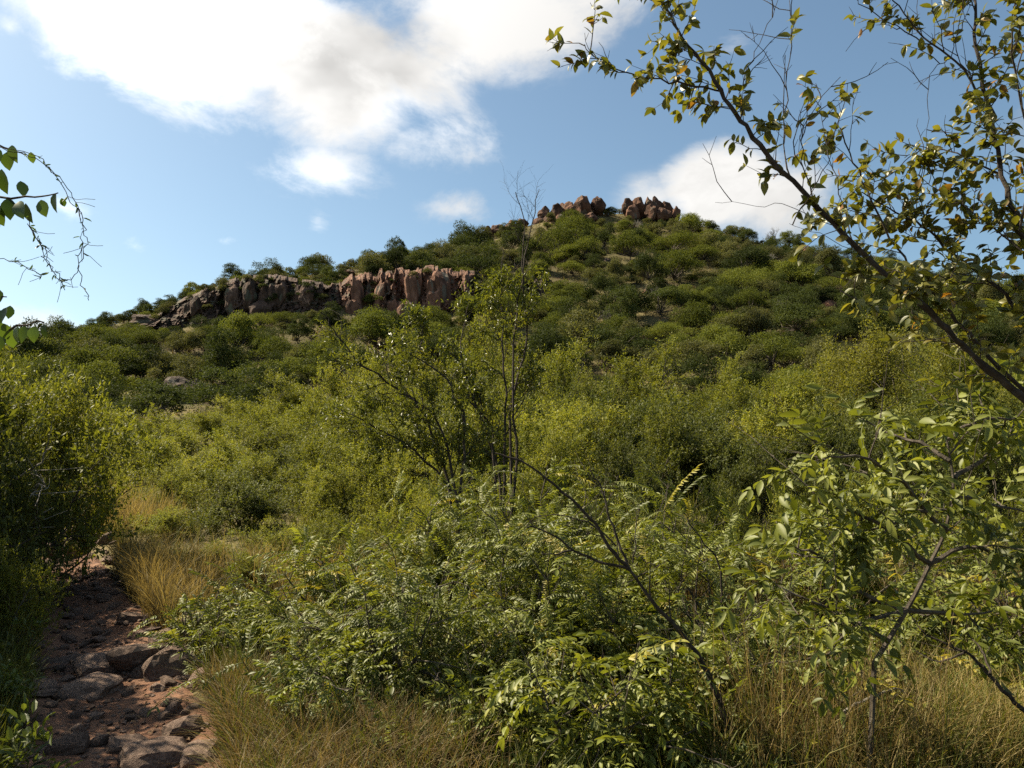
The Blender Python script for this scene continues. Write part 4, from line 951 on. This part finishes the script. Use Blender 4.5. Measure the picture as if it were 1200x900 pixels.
# large leaved small tree on the right
d = 3.9
main = refine(px_line([(1010, 800), (1062, 715), (1090, 660), (1108, 620), (1117, 570), (1113, 535), (1108, 510)], d), 3)
main[0, 2] = H(main[0, 0], main[0, 1]) - .05
b = main[0].copy(); b[2] += .05
limbs = [main]
for ln in [[(1062, 715), (1000, 690), (960, 650), (930, 640)], [(1090, 660), (1040, 620), (1000, 600), (960, 590)], [(1108, 620), (1060, 570), (1020, 540), (970, 535)], [(1117, 560), (1150, 540), (1185, 510), (1215, 500)],
           [(1113, 540), (1080, 520), (1050, 510), (1030, 505)], [(1110, 515), (1130, 500), (1160, 490), (1190, 490)], [(1090, 660), (1130, 640), (1170, 650), (1210, 660)], [(1062, 715), (1010, 730), (970, 760)],
           [(1117, 580), (1160, 590), (1200, 600)], [(1062, 715), (1120, 720), (1165, 715)], [(1040, 750), (980, 720), (940, 700)], [(1112, 600), (1070, 600), (1035, 625)]]:
    rgx = np.random.default_rng(len(limbs)); limbs.append(refine(px_line(ln, d, d + rgx.uniform(-.5, .5)), 3, rgx, .006))
leafy_bush('broad_leaved_tree', 'small crooked tree with large drooping leaves and a pale forked stem', b, limbs, 9, PIN['broad'], 290, r0=.014, nb=3, Lb=(.1, .3), droop=.5)['category'] = 'tree'

# bare dark sapling and the fallen dead branch
def bare(name, label, lines, d, seed, r0, bark, ntw=5, cat_='branch', ground=True, tw=(.1, .3), group=None):
    rg = np.random.default_rng(seed); lst = []
    for i, (ln, r, d1) in enumerate(lines):
        p = refine(px_line(ln, d, d1), 4, rg, .004)
        if i == 0 and ground: p[0, 2] = H(p[0, 0], p[0, 1]) - .04
        lst.append(tube(p, np.linspace(r, r * .35, len(p)), 6))
        for k_ in range(ntw):
            q, td = along(p, rg.uniform(.25, 1)); pt = wander(rg, q, unit(td + perp(rg, td) * .9), rg.uniform(*tw), 4, .13, .02); lst.append(tube(pt, np.linspace(r * .3, r * .1, 5), 3))
    v, f, r = cat(lst); return tag(obj(name, mesh_np(name, v, f, bark)), label, cat_, group)
bare('bare_sapling', 'bare dark forked sapling leaning across the low bushes', [([(872, 905), (855, 855), (830, 790), (800, 745), (765, 705), (738, 668)], .020, 4.2), ([(738, 668), (715, 640), (690, 605), (650, 568), (615, 543), (580, 531)], .011, 4.1),
     ([(738, 668), (725, 635), (712, 600), (705, 570), (690, 550)], .008, 4.3), ([(738, 668), (700, 657), (672, 645), (640, 622), (618, 618)], .009, 4.0), ([(672, 645), (650, 650), (635, 650)], .006, 4.0), ([(722, 640), (690, 612), (640, 604), (620, 612)], .005, 4.2), ([(742, 660), (745, 620), (750, 590)], .004, 4.3)], 4.2, 21, .02, M_DARKBARK, 4, 'sapling')
bare('dead_branch', 'dark fallen branch lying across the dry grass below the large leaved tree', [([(1230, 850), (1190, 825), (1160, 790), (1130, 765), (1085, 745)], .014, 4.2), ([(1160, 790), (1150, 760), (1130, 740)], .007, 4.2), ([(1130, 765), (1100, 775), (1070, 760)], .006, 4.2)], 4.0, 22, .014, M_DARKBARK, 4)
bare('dead_branch', 'pale broken stick lying on the dry grass', [([(985, 835), (1010, 822), (1045, 808), (1062, 812)], .009, 4.1)], 4.1, 23, .01, M_GREYBARK, 0)
bare('dead_branch', 'thin dark branch arching out of the low tangled bush', [([(845, 700), (842, 660), (820, 630), (800, 600)], .007, 5.0)], 5.0, 24, .01, M_DARKBARK, 2)

# ------------------------------------------------------------------ overhanging tree, right
def simple_leaf(seed, L, Wd, curl, mat):
    rg = np.random.default_rng(seed); v, f, r = leaves([[0, 0, 0]], [[1, 0, 0]], [[0, 0, 1]], L, Wd, T_FINE, rg, curl)
    return mesh_np('leaf', v, f, mat, r * 0, smooth=True)
TL = [simple_leaf(i, .045, .021 + .003 * (i % 3), .05 + .12 * (i % 4), M_TREE) for i in range(8)]
def overhang():
    rg = np.random.default_rng(41); D = 2.55
    base = np.array([2.55, 2.75, H(2.55, 2.75)])
    L_ = []                                                # polyline, radius, leafy share, twig length
    stem = refine(np.concatenate([[base + [0, 0, -.1], base + [-.12, -.02, .7]], px_line([(1260, 520)], D)]), 4)
    L_.append((stem, .034, .026, 0, 0))
    def limb(pts, r0, r1, d0, d1, nt, leafy): L_.append((refine(px_line(pts, d0, d1), 4, rg, .004), r0, r1, nt, leafy))
    limb([(1260, 520), (1200, 468), (1172, 444), (1130, 405), (1090, 365), (1020, 305), (960, 245), (900, 182), (868, 140), (845, 105), (815, 62), (790, 28), (768, -10)], .0215, .006, D, D + .1, 46, 1.0)
    limb([(1230, 490), (1170, 430), (1130, 385), (1095, 345), (1070, 325), (1050, 290), (1020, 235), (1000, 190), (985, 150)], .012, .003, D + .06, D + .3, 22, .8)
    limb([(845, 107), (800, 98), (765, 92), (715, 77), (685, 52)], .006, .002, D + .1, D + .02, 14, .8)
    limb([(868, 140), (870, 100), (885, 60), (905, 20), (915, -15)], .003, .0012, D + .1, D + .3, 4, .1)
    limb([(930, 215), (918, 170), (922, 100), (928, 40), (925, 0)], .004, .0015, D + .1, D + .25, 9, .35)
    limb([(1000, 285), (985, 225), (968, 170), (962, 120)], .0035, .0012, D + .1, D + .2, 9, .4)
    limb([(1060, 340), (1030, 330), (1000, 325), (985, 345)], .003, .001, D, D - .2, 6, .9)
    limb([(955, 240), (940, 190), (945, 140), (985, 90)], .0035, .0012, D + .05, D - .2, 8, .3)
    limb([(1260, 560), (1235, 420), (1200, 375), (1168, 335), (1120, 300), (1080, 262), (1050, 250), (1010, 225)], .014, .003, D + .2, D + .35, 40, 1.2)
    limb([(1262, 540), (1235, 350), (1195, 270), (1175, 205), (1165, 150), (1152, 100), (1143, 40), (1142, -20)], .017, .007, D + .1, D + .3, 36, 1.2)
    limb([(1165, 150), (1130, 82), (1092, 52), (1060, 16), (1040, -12)], .007, .003, D + .2, D + .3, 10, .45)
    limb([(1175, 205), (1120, 180), (1085, 175), (1060, 185)], .005, .002, D + .2, D + .5, 10, .8)
    limb([(1092, 52), (1050, 30), (1010, 5), (1000, -10)], .004, .0015, D + .3, D + .3, 8, .6)
    limb([(1110, 70), (1090, 90), (1088, 140), (1086, 180)], .0025, .001, D + .3, D + .3, 4, .2)
    limb([(1195, 270), (1210, 180), (1190, 100), (1185, 30), (1195, -10)], .007, .002, D, D - .2, 12, .7)
    limb([(1168, 335), (1130, 330), (1085, 320), (1060, 335)], .004, .0015, D + .2, D, 9, 1.0)
    limb([(1205, 300), (1160, 262), (1110, 230), (1075, 205)], .005, .0015, D + .1, D + .3, 20, 1.2)
    limb([(1150, 108), (1120, 60), (1128, 10), (1135, -10)], .003, .001, D + .2, D + .1, 6, .3)
    limb([(1010, 297), (960, 275), (925, 262)], .002, .0008, D, D, 3, .4)
    limb([(985, 270), (930, 243), (885, 240), (838, 237)], .002, .0007, D, D, 1, 0)
    br, spots = [], []
    for p, r0, r1, nt, leafy in L_:
        br.append((p, np.linspace(r0, r1, len(p)) * .68 * (1 + .09 * rg.normal(size=len(p))), 7))
        for k_ in range(nt):
            t = .12 + .86 * (k_ + rg.random()) / nt; q, td = along(p, t)
            upb = .35 if rg.random() < .6 else -.15
            pt = wander(rg, q, unit(td * .7 + perp(rg, td) + np.array([0, 0, upb])), rg.uniform(.05, .2) * (1.5 if leafy < .5 else 1), 5, .16, .03); br.append((pt, np.linspace(.0022, .0009, 6), 4))
            for j in range(rg.integers(1, 4)):
                q2, t2 = along(pt, rg.uniform(.3, 1)); p2 = wander(rg, q2, unit(t2 + perp(rg, t2)), rg.uniform(.02, .07), 2, .1, 0); br.append((p2, np.linspace(.0013, .0007, 3), 3))
                if rg.random() < leafy * .8:
                    for m_ in range(rg.integers(2, 5)): spots.append((p2[-1], unit(p2[-1] - p2[0])))
            if rg.random() < leafy:
                for m_ in range(rg.integers(6, 14)): spots.append(along(pt, rg.uniform(.25, 1)))
    o = thing('overhanging_tree', 'tree leaning in from the side with dark limbs and small glossy yellowing leaves', 'tree', base)
    v, f, r = cat([tube(p - base, q, s) for p, q, s in br]); obj('trunk', mesh_np('trunk', v, f, M_DARKBARK), o)
    idx_ = rg.permutation(len(spots)); parts = []
    inview = [i for i in idx_ if -20 < proj(spots[i][0])[0] < 1210 and proj(spots[i][0])[1] > -10]
    rest = [i for i in idx_ if i not in set(inview)]
    for n_, i in enumerate(inview + rest):
        q, td = spots[i]; A = td * .5 + perp(rg, td) * .8 + np.array([0, 0, rg.uniform(-.7, .3)]); Nn = rg.normal(size=3) * .6 + np.array([-.2, -.1, .8]); s = rg.uniform(.6, 1.2)
        if n_ < 295: obj('leaf', TL[rg.integers(8)], o, q - base, frame_rot(A, Nn), (s, s, s))
        else: parts.append(leaves([q - base], [A], [Nn], .045 * s, .023 * s, T_FINE, rg, rg.uniform(.05, .4)))
    v, f, r = cat(parts); fo = obj('foliage', mesh_np('foliage', v, f, M_TREE, r, smooth=True), o); fo['kind'] = 'stuff'
    print('overhang leaves', len(spots), len(inview))
overhang()

# hanging creeper and leafy tree, left edge
VL = [simple_leaf(50 + i, .062, .042, .1 + .1 * i, M_VINE) for i in range(4)]
def left_tree():
    rg = np.random.default_rng(43); D = 2.3; base = np.array([-2.35, 2.5, H(-2.35, 2.5)]); br = []
    trunk = refine(np.concatenate([[base + [0, 0, -.1], base + [.05, 0, .9]], px_line([(-190, 300), (-120, 180)], D)]), 4, rg, .005); br.append((trunk, np.linspace(.03, .012, len(trunk)), 6))
    lines = [[(-120, 180), (-40, 168), (0, 172), (30, 182)], [(-150, 230), (-60, 240), (0, 232), (40, 230), (68, 226)], [(-170, 290), (-90, 345), (-20, 352), (8, 348)], [(-90, 345), (-20, 385), (30, 380), (52, 378)]]
    leaf_at = [(2, 198, 1.3), (8, 178, 1), (-6, 215, 1.3), (10, 232, 1.15), (2, 240, 1.1), (22, 236, 1.15), (30, 238, 1.1), (48, 234, 1), (66, 226, 1.05), (24, 212, .9), (-10, 238, 1.2), (36, 178, .6), (14, 170, .9), (72, 232, .5),
               (-2, 362, .8), (8, 360, .8), (12, 358, .7), (0, 378, 1), (10, 384, 1.1), (22, 382, .9), (30, 382, .95), (40, 382, .9), (52, 380, .7), (-4, 338, .8), (2, 390, .9), (-8, 170, 1.1), (-20, 200, 1.2), (-25, 240, 1.2), (-30, 370, 1.1)]
    for ln in lines: p = refine(px_line(ln, D), 4, rg, .003); br.append((p, np.linspace(.006, .0018, len(p)), 5))
    o = thing('leafy_tree', 'leafy branches with broad dark backlit leaves reaching in at the side', 'tree', base)
    v, f, r = cat([tube(p - base, q, s) for p, q, s in br]); obj('trunk', mesh_np('trunk', v, f, M_DARKBARK), o)
    for (u, v_, s) in leaf_at:
        q = np.array(at(u, v_, D + rg.uniform(-.04, .04))); A = np.array([rg.normal() * .25, rg.normal() * .3, -1]); Nn = np.array([rg.normal() * .5, -1, .15])
        obj('leaf', VL[rg.integers(4)], o, q - base, frame_rot(A, Nn), (s * .92,) * 3)
    # creeper strands
    lst, P, A, S = [], [], [], []
    for ln in [[(-30, 172), (10, 176), (40, 186), (62, 200), (78, 220), (90, 242), (98, 262), (101, 285), (95, 308), (84, 325), (74, 330)], [(-20, 168), (25, 176), (55, 194), (72, 214), (84, 236), (94, 252), (96, 280), (92, 310), (96, 335), (104, 352)],
               [(30, 255), (42, 275), (52, 292), (60, 315), (70, 328), (74, 330)], [(32, 262), (48, 290), (56, 310), (68, 322), (76, 340)], [(-20, 300), (15, 305), (35, 316), (48, 324)]]:
        p = refine(px_line(ln, D - .1), 4, rg, .004); lst.append(tube(p, np.full(len(p), .0013), 3))
        for k_ in range(15):
            q, td = along(p, rg.random()); P.append(q); A.append(td * .6 + perp(rg, td)); S.append(rg.uniform(.4, 1.2))
            if rg.random() < .4: pt = wander(rg, q, unit(td + perp(rg, td)), rg.uniform(.02, .08), 3, .2, 0); lst.append(tube(pt, np.full(4, .0008), 3))
    off = np.array(at(-30, 172, D - .1)); c = thing('hanging_creeper', 'thin looping creeper with tiny pointed leaves hanging against the sky', 'creeper', off)
    v, f, r = cat(lst); obj('stems', mesh_np('stems', v - off, f, M_DARKBARK), c)
    S = np.array(S); v, f, r = leaves(P, A, rg.normal(size=(len(P), 3)), .022 * S, .007 * S, T_LEAF, rg); fo = obj('foliage', mesh_np('foliage', v - off, f, M_VINE, r), c); fo['kind'] = 'stuff'
left_tree()

# ------------------------------------------------------------------ grass, herbs and litter close by
def patch(pts, spread):
    P = np.array([gp(u, d)[:2] for u, d in pts]); S = np.array(spread)
    def f(rg, n):
        i = rg.integers(len(P), size=n); x = P[i, 0] + rg.normal(size=n) * S[i]; y = P[i, 1] + rg.normal(size=n) * S[i] * .8
        pd = path_dist(x, y); sgn = np.sign(x - path_x(y)); x = np.where(pd < .5, x + sgn * (0.5 - pd) * 1.4, x); return x, y
    return f
tuft_field('dry_grass', 'thick golden dry grass at the foot of the silvery bush beside the path', 2300, patch([(300, 4.6), (360, 4.4), (430, 4.3), (280, 5.2), (480, 4.3), (330, 4.0), (400, 4.0)], [.22, .25, .25, .2, .25, .3, .3]), .30, .0045, M_STRAW, 51, 8, 1.3, 3)
tuft_field('dry_grass', 'golden dry grass tufts leaning over the far path edge', 1000, patch([(140, 8.6), (165, 8.2), (130, 9.6), (175, 7.4), (190, 8.8)], [.4, .4, .35, .3, .4]), .5, .006, M_GOLD, 52, 8, .8, 3)
tuft_field('dry_grass', 'pale dry grass where the path disappears', 900, patch([(100, 13.8), (130, 13.2), (75, 14.5), (150, 12.5)], [.4, .4, .4, .4]), .6, .009, M_GOLD, 53, 8, .5, 2)
tuft_field('dry_grass', 'dry grass clearing behind the silvery bush', 420, patch([(350, 8.2), (400, 8), (440, 8.6), (320, 9), (470, 7.5)], [.35] * 5), .5, .007, M_GOLD, 54, 8, .7, 3)
tuft_field('dry_grass', 'tall dry grass with bent stalks under the large leaved tree', 1900, patch([(940, 4.3), (1000, 4.2), (1060, 4.3), (1120, 4.4), (1180, 4.4), (1100, 5.0), (1180, 5.2), (1020, 4.7)], [.22] * 8), .38, .0045, M_GOLD, 55, 8, 1.2, 3)
tuft_field('dry_grass', 'long thin upright grass stalks between the bare sapling and the fallen branch', 230, patch([(900, 4.1), (950, 4.1), (990, 4.2), (1040, 4.1)], [.16] * 4), .72, .004, M_STRAW, 56, 5, .45, 4)
tuft_field('dry_grass', 'dry grass showing through behind the large leaved tree', 1300, patch([(1180, 6.3), (1130, 6.6), (900, 6.6), (860, 7), (1010, 7.2)], [.4] * 5), .6, .006, M_STRAW, 57, 8, .5, 3)
def thicket_samp(rg, n):
    y = rg.uniform(12, 48, n); x = rg.uniform(-.8, .75, n) * y; return x, y
tuft_field('thicket_grass', 'yellow green grass growing under the thicket', 9000, thicket_samp, .5, .02, M_GRASS, 60, 6, .8, 1)
def near_samp(rg, n):
    y = rg.uniform(2.5, 16, n); s = rg.uniform(-1.3, 1.3, n); x = s * y
    pd = path_dist(x, y); sgn = np.where(x > path_x(y), 1, -1); return np.where(pd < .62, x + sgn * (0.62 - pd) * 1.5, x), y
tuft_field('ground_grass', 'mixed green grass growing all over the ground under the bushes', 13000, near_samp, .32, .006, M_GRASS, 58, 7, .7, 2)
def left_samp(rg, n):
    y = rg.uniform(3.2, 11, n); return path_x(y) - .62 - np.abs(rg.normal(size=n)) * .55, y
tuft_field('ground_grass', 'dark green grass along the shaded side of the path', 3200, left_samp, .36, .007, M_GRASS, 59, 7, .7, 3)
tuft_field('ground_grass', 'greener grass mixed into the dry grass under the large leaved tree', 1300, patch([(940, 4.3), (1000, 4.2), (1060, 4.3), (1120, 4.4), (1180, 4.4), (1100, 5.0), (1180, 5.2), (860, 4.3)], [.25] * 8), .4, .007, M_GRASS, 62, 7, 1.0, 3)
tuft_field('ground_grass', 'greener grass mixed into the golden grass beside the path', 700, patch([(300, 4.6), (360, 4.4), (430, 4.3), (280, 5.2), (480, 4.3)], [.3] * 5), .3, .007, M_GRASS, 63, 7, 1.0, 3)
# herbs on the shaded bank
HB = [bush_meshes('h', 580 + i, .36, .5, 9, .05, .02, M_HERB, M_BARK, tpl=T_LEAF, spread=.01, nstem=7, nb=4, nt=3, r0=.006, twig=.1, start=.2, tilt=(.1, 1.2)) for i in range(3)]
rg = random.Random(4)
for i in range(46):
    y = rg.uniform(3.3, 8.5); x = float(path_x(y)) - rg.uniform(.75, 2.2); p = Vector((x, y, H(x, y))); s = rg.uniform(.7, 1.5)
    o = thing('herb', 'leafy green herb on the shaded bank beside the path', 'herb', p, 'herbs on the shaded bank', rg.uniform(0, 6), (s, s, s)); st, cr = rg.choice(HB); obj('stems', st, o); obj('crown', cr, o)
for i in range(64):
    u, d = (rg.uniform(300, 1200), rg.uniform(4.6, 7.5)) if i < 30 else (rg.choice((rg.uniform(260, 520), rg.uniform(860, 1200))), rg.uniform(3.9, 4.7)); p = gp(u, d); s = rg.uniform(.6, 1.3) if i < 30 else rg.uniform(.35, .7)
    if float(path_dist(p.x, p.y)) < .7: continue
    o = thing('herb', 'leafy green herb growing between the low bushes', 'herb', p, 'herbs between the low bushes', rg.uniform(0, 6), (s, s, s)); st, cr = rg.choice(HB); obj('stems', st, o); obj('crown', cr, o)
# fallen leaves
rgs = np.random.default_rng(61); n = 5000
y = rgs.uniform(2.5, 12, n); x = rgs.uniform(-.85, .75, n) * y; z = height(x, y) + .012 + .035 * (path_dist(x, y) < .6)
v, f, r = leaves(np.stack([x, y, z], -1), rgs.normal(size=(n, 3)) * [1, 1, .2], rgs.normal(size=(n, 3)) * .3 + [0, 0, 1], .045 * rgs.uniform(.5, 1.2, n), .022, T_LEAF, rgs, .1)
tag(obj('leaf_litter', mesh_np('leaf_litter', v, f, M_LITTER, r)), 'brown fallen leaves scattered over the ground', 'leaves', None, 'stuff')
